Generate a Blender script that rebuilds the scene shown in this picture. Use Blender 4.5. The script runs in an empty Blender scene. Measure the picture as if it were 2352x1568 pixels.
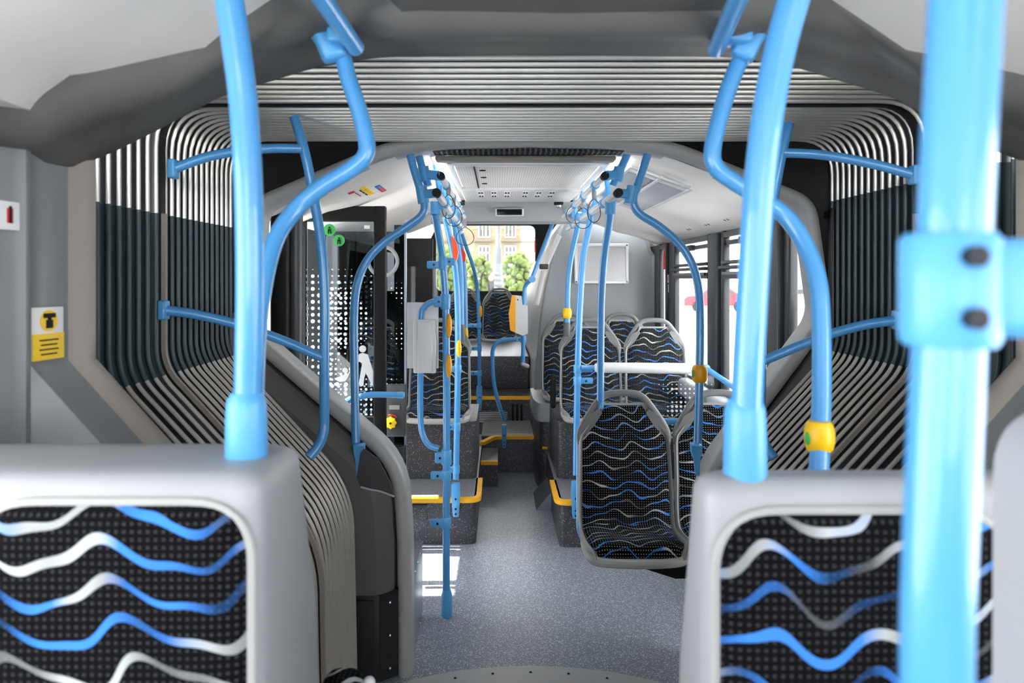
import bpy, bmesh, math, random
from mathutils import Vector, Matrix
random.seed(7)
S = bpy.context.scene
COL = S.collection
PI = math.pi
# ---------------------------------------------------------------- camera, world, sun, exposure
FPX = 1627.0; CX = -0.13; CZ = 1.60; VX, VY = 1145.0, 640.0
cd = bpy.data.cameras.new('camera'); cam = bpy.data.objects.new('camera', cd); COL.objects.link(cam)
cam.location = (CX, 0, CZ); cam.rotation_euler = (PI/2, 0, 0)
cd.sensor_width = 36; cd.lens = 36*FPX/2352
cd.shift_x = (1176-VX)/2352; cd.shift_y = -(784-VY)/2352
cd.clip_start = 0.05; cd.clip_end = 300
cd.dof.use_dof = True; cd.dof.focus_distance = 3.6; cd.dof.aperture_fstop = 3.6
S.camera = cam
w = bpy.data.worlds.new('sky'); S.world = w; w.use_nodes = True
bg = w.node_tree.nodes['Background']; bg.inputs[0].default_value = (.94, .965, 1, 1); bg.inputs[1].default_value = 5.6
sd = bpy.data.lights.new('sun', 'SUN'); sd.energy = 14; sd.angle = .01; sd.color = (1, .96, .9)
sun = bpy.data.objects.new('sun', sd); COL.objects.link(sun)
sun.rotation_euler = Vector((.80, .02, -1.66)).to_track_quat('-Z', 'Y').to_euler()
S.view_settings.view_transform = 'Standard'; S.view_settings.look = 'None'
S.view_settings.exposure = 0.8; S.view_settings.gamma = 1

def W(px, py, d):
    return Vector(((px-VX)/FPX*d+CX, d, CZ-(py-VY)/FPX*d))

# ---------------------------------------------------------------- materials
def lin(c):
    return tuple(((v/255)/12.92 if v/255 <= .04045 else ((v/255+.055)/1.055)**2.4) for v in c)+(1,)
def mat(name, c, rough=.5, metal=0, coat=0, bump=0, bscale=200, spec=.5):
    m = bpy.data.materials.new(name); m.use_nodes = True
    nt = m.node_tree; b = nt.nodes['Principled BSDF']
    b.inputs['Base Color'].default_value = lin(c); b.inputs['Roughness'].default_value = rough
    b.inputs['Metallic'].default_value = metal; b.inputs['Coat Weight'].default_value = coat
    b.inputs['Specular IOR Level'].default_value = spec
    if bump:
        tc = nt.nodes.new('ShaderNodeTexCoord'); n = nt.nodes.new('ShaderNodeTexNoise'); n.inputs['Scale'].default_value = bscale
        bp = nt.nodes.new('ShaderNodeBump'); bp.inputs['Strength'].default_value = bump; bp.inputs['Distance'].default_value = .002
        nt.links.new(tc.outputs['Object'], n.inputs['Vector']); nt.links.new(n.outputs[0], bp.inputs['Height'])
        nt.links.new(bp.outputs[0], b.inputs['Normal'])
    return m
class E:                                                            # tiny node expression helper
    nt = None
    def __init__(s, o): s.o = o
    def _m(op, *a, clamp=False):
        n = E.nt.nodes.new('ShaderNodeMath'); n.operation = op; n.use_clamp = clamp
        for i, v in enumerate(a):
            if isinstance(v, E): E.nt.links.new(v.o, n.inputs[i])
            else: n.inputs[i].default_value = v
        return E(n.outputs[0])
    def __add__(s, o): return E._m('ADD', s, o)
    __radd__ = __add__
    def __sub__(s, o): return E._m('SUBTRACT', s, o)
    def __rsub__(s, o): return E._m('SUBTRACT', o, s)
    def __mul__(s, o): return E._m('MULTIPLY', s, o)
    __rmul__ = __mul__
    def __truediv__(s, o): return E._m('DIVIDE', s, o)
def fsin(a): return E._m('SINE', a)
def ffr(a): return E._m('FRACT', a)
def ffl(a): return E._m('FLOOR', a)
def fabs_(a): return E._m('ABSOLUTE', a)
def fmin(a, b): return E._m('MINIMUM', a, b)
def fmax(a, b): return E._m('MAXIMUM', a, b)
def step(a, lo, hi):                                                # 0..1 ramp
    n = E.nt.nodes.new('ShaderNodeMapRange')
    for k, v in (('Value', a), ('From Min', lo), ('From Max', hi)):
        if isinstance(v, E): E.nt.links.new(v.o, n.inputs[k])
        else: n.inputs[k].default_value = v
    return E(n.outputs[0])
def vec(x, y, z=0):
    n = E.nt.nodes.new('ShaderNodeCombineXYZ')
    for i, v in enumerate((x, y, z)):
        if isinstance(v, E): E.nt.links.new(v.o, n.inputs[i])
        else: n.inputs[i].default_value = v
    return n.outputs[0]
def noise(v, sc=1, det=0):
    n = E.nt.nodes.new('ShaderNodeTexNoise'); n.inputs['Scale'].default_value = sc; n.inputs['Detail'].default_value = det
    E.nt.links.new(v, n.inputs['Vector']); return E(n.outputs[0])
def mixc(f, a, b):
    n = E.nt.nodes.new('ShaderNodeMix'); n.data_type = 'RGBA'
    E.nt.links.new(f.o, n.inputs[0]) if isinstance(f, E) else None
    for i, v in ((6, a), (7, b)):
        if isinstance(v, tuple): n.inputs[i].default_value = v
        else: E.nt.links.new(v, n.inputs[i])
    return n.outputs[2]
def sep(o):
    n = E.nt.nodes.new('ShaderNodeSeparateXYZ'); E.nt.links.new(o, n.inputs[0]); return [E(q) for q in n.outputs]
def node(t): return E.nt.nodes.new(t)
def start(name, rough=.8):
    m = bpy.data.materials.new(name); m.use_nodes = True; E.nt = m.node_tree
    b = m.node_tree.nodes['Principled BSDF']; b.inputs['Roughness'].default_value = rough
    return m, b
def fabric(name, spacing, amp, wl, th, dc=(168, 166, 158), dr=(.20, .11)):
    m, b = start(name, 1.0); b.inputs['Specular IOR Level'].default_value = .12
    u, v, _ = sep(node('ShaderNodeTexCoord').outputs['UV'])
    rnd = E(node('ShaderNodeObjectInfo').outputs['Random'])
    ur = u+rnd*9.0; vr = v+rnd*5.0
    ph = fsin(vr*8.0)*2.6+fsin(ur*6.0+vr*5)*1.2
    wv = v+fsin(ur*(2*PI/wl)+ph)*amp+fsin(ur*(2*PI/wl*2.1)+vr*21)*(amp*.3)+rnd*3
    k = wv/spacing; d = fabs_(ffr(k)-.5)*spacing; idn = ffl(k)
    t = noise(vec(ur*14, idn*7.3), 1)*th*1.3+th*.25
    line = step(d, t+.0006, t-.0006)
    st = step(noise(vec(ur*9, idn*3.7+4), 1), .33, .58)
    colr = mixc(step(noise(vec(ur*6+3, idn*5.1), 1), .47, .56), lin((62, 128, 212)), lin((180, 184, 184)))
    pit = .0105
    du = ffr(u/pit)-.5; dv = ffr(v/pit)-.5
    rr = E._m('SQRT', du*du+dv*dv)
    dot = step(rr, dr[0], dr[1])
    base = mixc(dot, lin((7, 7, 11)), lin(dc))
    fin = mixc(line*(st*.85+.15), base, colr)
    m.node_tree.links.new(fin, b.inputs['Base Color'])
    return m
def speckle(name, c, c2, sc=170, rough=.45, thr=.74, spec=.5):
    m, b = start(name, rough); b.inputs['Specular IOR Level'].default_value = spec
    tc = node('ShaderNodeTexCoord')
    vo = node('ShaderNodeTexVoronoi'); vo.inputs['Scale'].default_value = sc
    m.node_tree.links.new(tc.outputs['Object'], vo.inputs['Vector'])
    r = sep(vo.outputs['Color'])[0]
    f = step(r, thr, thr+.12)*step(E(vo.outputs['Distance']), .5, .3)
    n = noise(tc.outputs['Object'], 3, 3)
    m.node_tree.links.new(mixc(f, mixc(n*.5, lin(c), lin([min(255, q*1.12) for q in c])), lin(c2)), b.inputs['Base Color'])
    return m
def glass(name, tint=(1, 1, 1), refl=.08, dots=None):
    m = bpy.data.materials.new(name); m.use_nodes = True; nt = m.node_tree; E.nt = nt
    nt.nodes.remove(nt.nodes['Principled BSDF'])
    out = nt.nodes['Material Output']
    t = node('ShaderNodeBsdfTransparent'); t.inputs[0].default_value = tuple(tint)+(1,)
    g = node('ShaderNodeBsdfGlossy'); g.inputs['Roughness'].default_value = .02
    mx = node('ShaderNodeMixShader'); fr = node('ShaderNodeFresnel'); fr.inputs[0].default_value = 1.45
    f = E(fr.outputs[0])*(.3 if refl < .06 else .6)+refl*.1
    nt.links.new(f.o, mx.inputs[0]); nt.links.new(t.outputs[0], mx.inputs[1]); nt.links.new(g.outputs[0], mx.inputs[2])
    last = mx.outputs[0]
    if dots:
        x, y, z = sep(node('ShaderNodeNewGeometry').outputs['Position'])
        pit, zt, x0, x1, dens = dots
        cx = ffl(x/pit); cz = ffl(z/pit)
        du = ffr(x/pit)-.5; dv = ffr(z/pit)-.5
        wn = node('ShaderNodeTexWhiteNoise'); nt.links.new(vec(cx, cz), wn.inputs['Vector'])
        rn = E(wn.outputs['Value'])
        big = noise(vec(x*4, z*4, 3), 1)
        fall = step(x, x1, x0)                                       # fades towards x1
        top = step(z, zt, zt-.08)
        rad = (rn*.20+.14)*(fall*.5+.6)*step(big+fall*.35, dens, dens+.12)*top
        msk = step(E._m('SQRT', du*du+dv*dv), rad+.03, rad-.03)
        dd = node('ShaderNodeBsdfPrincipled'); dd.inputs['Base Color'].default_value = (.68, .7, .73, 1); dd.inputs['Roughness'].default_value = .5
        m2 = node('ShaderNodeMixShader'); nt.links.new((msk*step(rad, .02, .06)).o, m2.inputs[0])
        nt.links.new(last, m2.inputs[1]); nt.links.new(dd.outputs[0], m2.inputs[2]); last = m2.outputs[0]
    nt.links.new(last, out.inputs[0])
    return m
def stripes(name, c1, c2, axis, per, duty=.5, rough=.6):
    m, b = start(name, rough)
    q = sep(node('ShaderNodeTexCoord').outputs['Object'])[axis]
    f = step(ffr(q/per), duty-.05, duty+.05)
    m.node_tree.links.new(mixc(f, lin(c1), lin(c2)), b.inputs['Base Color']); return m
M = dict(
 blue=mat('blue enamel', (78, 154, 214), .28, 0, .4), blueclamp=mat('blue plastic', (86, 164, 220), .38, 0, .1),
 shell=mat('pale grey seat plastic', (156, 158, 160), .45, bump=.15, bscale=400), rim=mat('warm grey seat shell', (160, 160, 157), .42),
 rimlight=mat('pale seat shell lip', (178, 177, 173), .38), handle=mat('mid grey handle plastic', (118, 118, 116), .4), socket=mat('dark grey socket', (92, 92, 92), .45),
 white=mat('off white panel', (238, 232, 224), .5, bump=.05), ceil=mat('near ceiling panel', (222, 218, 211), .5),
 arch=mat('charcoal moulding', (92, 91, 88), .5), pillar=mat('grey pillar moulding', (128, 130, 131), .38),
 beige=mat('taupe rubber lip', (138, 131, 124), .55), black=mat('matt black', (10, 11, 13), .6, spec=.3), satin=mat('black satin', (30, 32, 35), .3),
 dgrey=mat('dark grey frame', (62, 63, 65), .4), mgrey=mat('mid grey', (120, 122, 122), .45), lgrey=mat('light grey moulding', (172, 174, 176), .4),
 tower=mat('engine tower grey', (150, 155, 157), .42, coat=.1), towerdk=mat('tower side grey', (170, 172, 170), .4),
 frmgrey=mat('taupe grey frame moulding', (166, 166, 164), .45), silver=mat('anodised aluminium', (205, 205, 205), .25, .9), frame=mat('aluminium frame', (225, 225, 225), .35, .3),
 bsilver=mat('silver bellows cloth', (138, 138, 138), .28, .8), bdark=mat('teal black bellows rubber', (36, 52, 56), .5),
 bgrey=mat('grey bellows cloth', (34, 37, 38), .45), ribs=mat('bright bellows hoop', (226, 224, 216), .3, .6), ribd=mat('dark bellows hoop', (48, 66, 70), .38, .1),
 ribl=mat('taupe bellows hoop', (178, 173, 166), .35, .3), yellow=mat('yellow plastic', (250, 200, 20), .4), edge=mat('amber step edge', (250, 184, 25), .5),
 amber=mat('ochre plastic', (236, 165, 22), .4), red=mat('red plastic', (215, 40, 30), .4), orange=mat('orange plastic', (240, 85, 40), .4),
 yorange=mat('orange panel', (250, 175, 20), .4), wgrey=mat('white grey plastic', (214, 214, 214), .35), screw=mat('black screw', (25, 26, 30), .3, .6), scr2=mat('steel rivet', (200, 200, 200), .3, 1),
 sticker=mat('white sticker', (236, 234, 232), .5), stred=mat('red print', (205, 45, 45), .5), styel=mat('yellow print', (248, 205, 45), .5), stblue=mat('blue print', (40, 100, 180), .5),
 green=mat('green sticker', (60, 175, 85), .5), grille=stripes('black grille', (14, 16, 16), (34, 38, 38), 0, .008), grillz=stripes('grey vent grille', (45, 46, 48), (190, 190, 190), 2, .016),
 metal=mat('scuffed steel plate', (150, 155, 165), .35, .7), disc=mat('aluminium turntable plate', (178, 178, 176), .4, .2, bump=.1, bscale=60),
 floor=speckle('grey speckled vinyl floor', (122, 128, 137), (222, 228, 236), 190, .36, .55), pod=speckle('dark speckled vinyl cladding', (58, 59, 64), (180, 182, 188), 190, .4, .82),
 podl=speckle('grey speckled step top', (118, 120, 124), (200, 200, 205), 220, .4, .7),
 fab=fabric('wave patterned seat fabric', .042, .016, .18, .0036), fabn=fabric('wave patterned near seat fabric', .052, .019, .19, .0066, (56, 56, 57), (.30, .12)),
 clear=glass('clear glass', (1, 1, 1), .05), tint=glass('smoked glass', (.03, .036, .04), .05), tintl=glass('lightly smoked glass', (.62, .66, .68), .12),
 dots=glass('dotted door glass', (.80, .84, .86), .1, (.034, 1.68, -1.2, -.72, .42)), dots2=glass('dotted partition glass', (.93, .95, .96), .08, (.026, 1.02, .98, .66, .64)),
 street=mat('pale asphalt', (190, 192, 195), .8), facade=mat('cream facade', (112, 101, 78), .9), facade2=mat('pale stone facade', (225, 220, 210), .9), stone=mat('weathered balcony stone', (84, 76, 60), .9),
 wpane=mat('dull window panes', (52, 58, 60), .25), leaf=mat('sunlit foliage', (66, 80, 30), .9, bump=1, bscale=9), iron=mat('grey lamp post iron', (62, 66, 66), .6),
 carred=mat('red car paint', (190, 40, 50), .3), carwhite=mat('pale car paint', (225, 228, 232), .3), tyre=mat('black rubber', (25, 25, 25), .8),
 led=mat('black display glass', (14, 16, 22), .15), wire=mat('dark wire', (50, 50, 52), .4, .3), mirror=mat('hazy steel mirror', (178, 178, 178), .28, .7),
)

# ---------------------------------------------------------------- mesh builders
class MB:
    def __init__(s): s.bm = bmesh.new(); s.uv = None; s.mi = 0
    def _faces(s, vs, fs, smooth=True):
        bv = [s.bm.verts.new(v) for v in vs]
        for f in fs:
            try: q = s.bm.faces.new([bv[i] for i in f]); q.smooth = smooth; q.material_index = s.mi
            except ValueError: pass
        return bv
    def box(s, c, sz, bev=0, rot=None):
        t = bmesh.new(); bmesh.ops.create_cube(t, size=1)
        for v in t.verts: v.co = Vector((v.co.x*sz[0], v.co.y*sz[1], v.co.z*sz[2]))
        if bev: bmesh.ops.bevel(t, geom=t.edges[:], offset=min(bev, min(sz)*.49), segments=3, profile=.5, affect='EDGES')
        R = rot if rot is not None else Matrix.Identity(3)
        t.verts.index_update()
        s._faces([R @ v.co+Vector(c) for v in t.verts], [[v.index for v in f.verts] for f in t.faces], bool(bev)); t.free(); return s
    def bb(s, x0, x1, y0, y1, z0, z1, bev=0):
        return s.box(((x0+x1)/2, (y0+y1)/2, (z0+z1)/2), (abs(x1-x0), abs(y1-y0), abs(z1-z0)), bev)
    def tube(s, pts, r, n=14, cap=True, flat=None):
        pts = [Vector(p) for p in pts]; N = len(pts)
        rs = r if isinstance(r, (list, tuple)) else [r]*N
        tan = [(pts[min(i+1, N-1)]-pts[max(i-1, 0)]).normalized() for i in range(N)]
        a = Vector((0, 1, 0)) if abs(tan[0].y) < .9 else Vector((1, 0, 0))
        u = tan[0].cross(a).normalized(); vs = []
        for i in range(N):
            u = (u-tan[i]*u.dot(tan[i])).normalized(); v = tan[i].cross(u)
            for k in range(n):
                th = 2*PI*k/n; e = flat or 1
                vs.append(pts[i]+u*(math.cos(th)*rs[i])+v*(math.sin(th)*rs[i]*e))
        fs = [[i*n+k, i*n+(k+1) % n, (i+1)*n+(k+1) % n, (i+1)*n+k] for i in range(N-1) for k in range(n)]
        if cap: fs += [list(range(n))[::-1], [(N-1)*n+k for k in range(n)]]
        s._faces(vs, fs); return s
    def loft(s, rings, closed=False, caps=False, smooth=True):
        n = len(rings[0]); vs = [v for r in rings for v in r]
        K = n if closed else n-1
        fs = [[i*n+k, i*n+(k+1) % n, (i+1)*n+(k+1) % n, (i+1)*n+k] for i in range(len(rings)-1) for k in range(K)]
        if caps: fs += [list(range(n))[::-1], [(len(rings)-1)*n+k for k in range(n)]]
        s._faces(vs, fs, smooth); return s
    def prism(s, poly, y0, y1, axis='y', smooth=False):              # poly in (a,b); extruded along axis
        def P(a, b, c): return {'y': (a, c, b), 'x': (c, a, b), 'z': (a, b, c)}[axis]
        n = len(poly); vs = [P(a, b, y0) for a, b in poly]+[P(a, b, y1) for a, b in poly]
        fs = [[k, (k+1) % n, n+(k+1) % n, n+k] for k in range(n)]+[list(range(n))[::-1], [n+k for k in range(n)]]
        s._faces(vs, fs, smooth); return s
    def sphere(s, c, r, sc=(1, 1, 1), seg=20):
        t = bmesh.new(); bmesh.ops.create_uvsphere(t, u_segments=seg, v_segments=seg//2, radius=r); t.verts.index_update()
        s._faces([Vector((v.co.x*sc[0], v.co.y*sc[1], v.co.z*sc[2]))+Vector(c) for v in t.verts], [[v.index for v in f.verts] for f in t.faces]); t.free(); return s
ORG = {}
def obj(name, mb, m, parent=None, split=35):
    bm = mb.bm; bmesh.ops.recalc_face_normals(bm, faces=bm.faces[:])
    if parent is not None: o = ORG[parent.name]
    else:
        xs = [v.co for v in bm.verts]
        o = Vector(((min(v.x for v in xs)+max(v.x for v in xs))/2, (min(v.y for v in xs)+max(v.y for v in xs))/2, min(v.z for v in xs)))
    bmesh.ops.translate(bm, vec=-o, verts=bm.verts[:])
    me = bpy.data.meshes.new(name); bm.to_mesh(me); bm.free()
    for q in (m if isinstance(m, (list, tuple)) else [m]): me.materials.append(M[q] if isinstance(q, str) else q)
    ob = bpy.data.objects.new(name, me); COL.objects.link(ob)
    if split:
        try: me.set_sharp_from_angle(angle=math.radians(split))
        except Exception: pass
    ORG[ob.name] = o
    if parent is not None: ob.parent = parent
    else: ob.location = o
    return ob
def T(name, label, cat, loc=(0, 0, 0), group=None):
    o = bpy.data.objects.new(name, None); COL.objects.link(o); o.empty_display_size = .05
    o.location = loc; ORG[o.name] = Vector(loc); o['label'] = label; o['category'] = cat
    if group: o['group'] = group
    return o
def tag(o, label, cat, group=None):
    o['label'] = label; o['category'] = cat
    if group: o['group'] = group
    return o
def st(name, mb, m, label=None):
    o = obj(name, mb, m); o['kind'] = 'structure'
    if label: o['label'] = label
    return o
def cat(pts, n=8):                                                  # Catmull-Rom
    P = [Vector(p) for p in pts]; P = [P[0]*2-P[1]]+P+[P[-1]*2-P[-2]]; out = []
    for i in range(1, len(P)-2):
        for k in range(n):
            t = k/n; a, b, c, d = P[i-1:i+3]
            out.append(.5*((2*b)+(c-a)*t+(2*a-5*b+4*c-d)*t*t+(3*b-a-3*c+d)*t**3))
    return out+[P[-2]]
def fil(pts, r, n=6):                                               # polyline with rounded corners
    P = [Vector(p) for p in pts]; rr = r if isinstance(r, (list, tuple)) else [r]*len(P); out = [P[0]]
    for i in range(1, len(P)-1):
        a = (P[i-1]-P[i]); b = (P[i+1]-P[i]); q = min(rr[i], a.length*.49, b.length*.49)
        A = P[i]+a.normalized()*q; B = P[i]+b.normalized()*q
        for k in range(n+1):
            t = k/n; out.append(A*(1-t)**2+P[i]*2*t*(1-t)+B*t*t)
    return out+[P[-1]]
def PW(pts, d=None): return [W(p[0], p[1], p[2] if len(p) > 2 else d) for p in pts]
def at_z(pts, z):                                                   # point of a path at a height
    return min((Vector(p) for p in pts), key=lambda p: abs(p.z-z))
def clamp(parent, c, d, L=.07, r=.022, m='blueclamp', h=.05, scr=True):
    """sleeve round a pole with an arm that ends in a rounded nose"""
    c = Vector(c); d = Vector(d).normalized(); mb = MB()
    mb.tube([c-Vector((0, 0, h/2)), c-Vector((0, 0, h/2-.004)), c+Vector((0, 0, h/2-.004)), c+Vector((0, 0, h/2))], [r*.93, r, r, r*.93])
    R = d.to_track_quat('X', 'Z').to_matrix()
    mb.box(c+d*(L*.5), (L, r*1.15, h*.72), .007, R)
    o = obj('clamp', mb, m, parent)
    if scr:
        s = MB(); q = c+d*(L*.55)+Vector((0, -r*.6, 0)); s.tube([q, q+Vector((0, -.003, 0))], .006, 10); obj('screw', s, 'screw', o)
    return o

# ---------------------------------------------------------------- exterior
def exterior():
    st('floor_street', MB().bb(-60, 60, -40, 90, -.50, -.42), 'street', 'pale sunlit street outside the bus')
    b = T('apartment_building', 'cream apartment building with balconies seen through the rear window', 'building', (-2, 62, -.42))
    obj('wall', MB().bb(-18, 1.75, 60, 70, -.42, 16), 'facade', b); obj('side_wing', MB().bb(1.75, 3.6, 60.5, 70, -.42, 16), 'facade2', b)
    for i, x in enumerate((-5.9, -3.6, -1.35, .87)):
        for z in (.2, 2.75, 5.1):
            f = obj('window', MB().bb(x-.46, x+.46, 59.93, 60.02, z, z+1.6), 'wpane', b)
            fr = MB()
            for q in (-.46, -.15, .15, .46): fr.bb(x+q-.04, x+q+.04, 59.85, 59.95, z, z+1.6)
            for q in (0, 1.05, 1.6): fr.bb(x-.5, x+.5, 59.85, 59.95, z+q-.05, z+q+.05)
            obj('window_frame', fr, 'sticker', f)
    for x in (-3.6, -1.35, 1.1):
        bal = MB(); bal.bb(x-.95, x+.65, 59, 60, 4.75, 4.9)
        for k in range(9): bal.bb(x-.95+k*.195, x-.90+k*.195, 59, 59.04, 4.9, 5.7)
        bal.bb(x-.95, x+.65, 59, 59.05, 5.65, 5.72); obj('balcony', bal, 'stone', b)
    obj('cornice', MB().bb(-18, 3.5, 59.8, 60, 4.62, 4.78), 'stone', b)
    tag(obj('side_building', MB().bb(24, 34, 20, 120, -.42, 12).bb(23.7, 24, 20, 120, 2.6, 2.9).bb(23.7, 24, 20, 120, -.42, .5), 'facade2'), 'pale stone building across the street beyond the side windows', 'building')
    # lamp post
    p = W(1144, 664, 38); x, y = p.x, p.y
    L = T('street_lamp', 'grey ornamental lamp post with ringed base outside the rear window', 'street lamp', (x, y, -.42))
    obj('post', MB().tube([(x, y, 1.9), (x, y, 3.2), (x, y, 3.3), (x, y, 9)], [.22, .2, .14, .13], 16), 'iron', L)
    bs = MB(); zz = -.42
    for k in range(9):
        rr = .46-.026*k; bs.tube([(x, y, zz), (x, y, zz+.08), (x, y, zz+.16), (x, y, zz+.27)], [rr*.8, rr, rr, rr*.75], 16); zz += .27
    obj('ringed_base', bs, 'iron', L)
    p = W(1128, 645, 30)
    TL = T('traffic_light', 'small traffic light showing red left of the lamp post', 'traffic light', (p.x, p.y, -.42))
    obj('pole', MB().tube([(p.x, p.y, -.42), (p.x, p.y, 1.3)], .05), 'iron', TL)
    obj('signal_housing', MB().bb(p.x-.13, p.x+.13, p.y-.1, p.y+.1, 1.05, 1.72, .03), 'black', TL)
    e = mat('lit red lens', (255, 60, 40), .3); bb_ = e.node_tree.nodes['Principled BSDF']; bb_.inputs['Emission Color'].default_value = (1, .1, .05, 1); bb_.inputs['Emission Strength'].default_value = 3
    obj('red_lens', MB().sphere((p.x, p.y-.1, 1.62), .11, (1, .5, 1)), e, TL)
    for i, (px, d, h, rx) in enumerate(((1092, 44, 3.0, 1.4), (1186, 42, 3.2, 1.1), (1228, 47, 2.6, 1.0), (1022, 36, 3.3, 1.4), (985, 32, 3.5, 1.0))):
        c = W(px, 640, d); lab = ('leftmost round green shrub visible through the middle of the rear window', 'round green tree just right of the lamp post', 'small pale green shrub at the right edge of rear window', 'green shrub seen between the left handrail poles', 'green shrub at the far left corner of the rear window')[i]
        t = T('roadside_tree', lab, 'tree', (c.x, d, -.42), 'young trees beyond the rear window')
        mb = MB(); rnd = random.Random(i)
        for k in range(170):
            a = rnd.uniform(0, 2*PI); q = rnd.uniform(0, 1)**.5; zz = rnd.uniform(-1, 1)
            mb.sphere((c.x+math.cos(a)*q*rx*.8*(1-zz*zz*.5), d+math.sin(a)*q*rx*.7, .3+h*.45+zz*h*.42), rnd.uniform(.10, .26), seg=8)
        obj('crown', mb, 'leaf', t, split=0); obj('trunk', MB().tube([(c.x, d, -.42), (c.x, d, h*.5)], .07, 8), 'iron', t)
    for lab, m, px, d in (('red car parked across the street beyond the side window', 'carred', 1640, 45), ('pale car parked across the street right of the red car', 'carwhite', 1835, 46)):
        c = W(px, 640, d); X, Y = c.x, d
        t = T('parked_car', lab, 'car', (X, Y, -.42), 'parked cars')
        poly = [(-2.1, -.1), (-2.1, .35), (-1.9, .5), (-1.15, .58), (-.6, 1.0), (.7, 1.02), (1.4, .6), (2.0, .5), (2.1, .2), (2.1, -.1)]
        obj('body', MB().prism([(X+a, b) for a, b in poly], Y-.85, Y+.85), m, t)
        obj('side_window', MB().prism([(X+a, b) for a, b in [(-1.0, .6), (-.55, .93), (.65, .95), (1.2, .62)]], Y-.87, Y-.84), 'wpane', t)
        for q in (-1.3, 1.3): obj('wheel', MB().tube([(X+q, Y-.9, -.1), (X+q, Y-.7, -.1)], .32, 18), 'tyre', t)
exterior()

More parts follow.
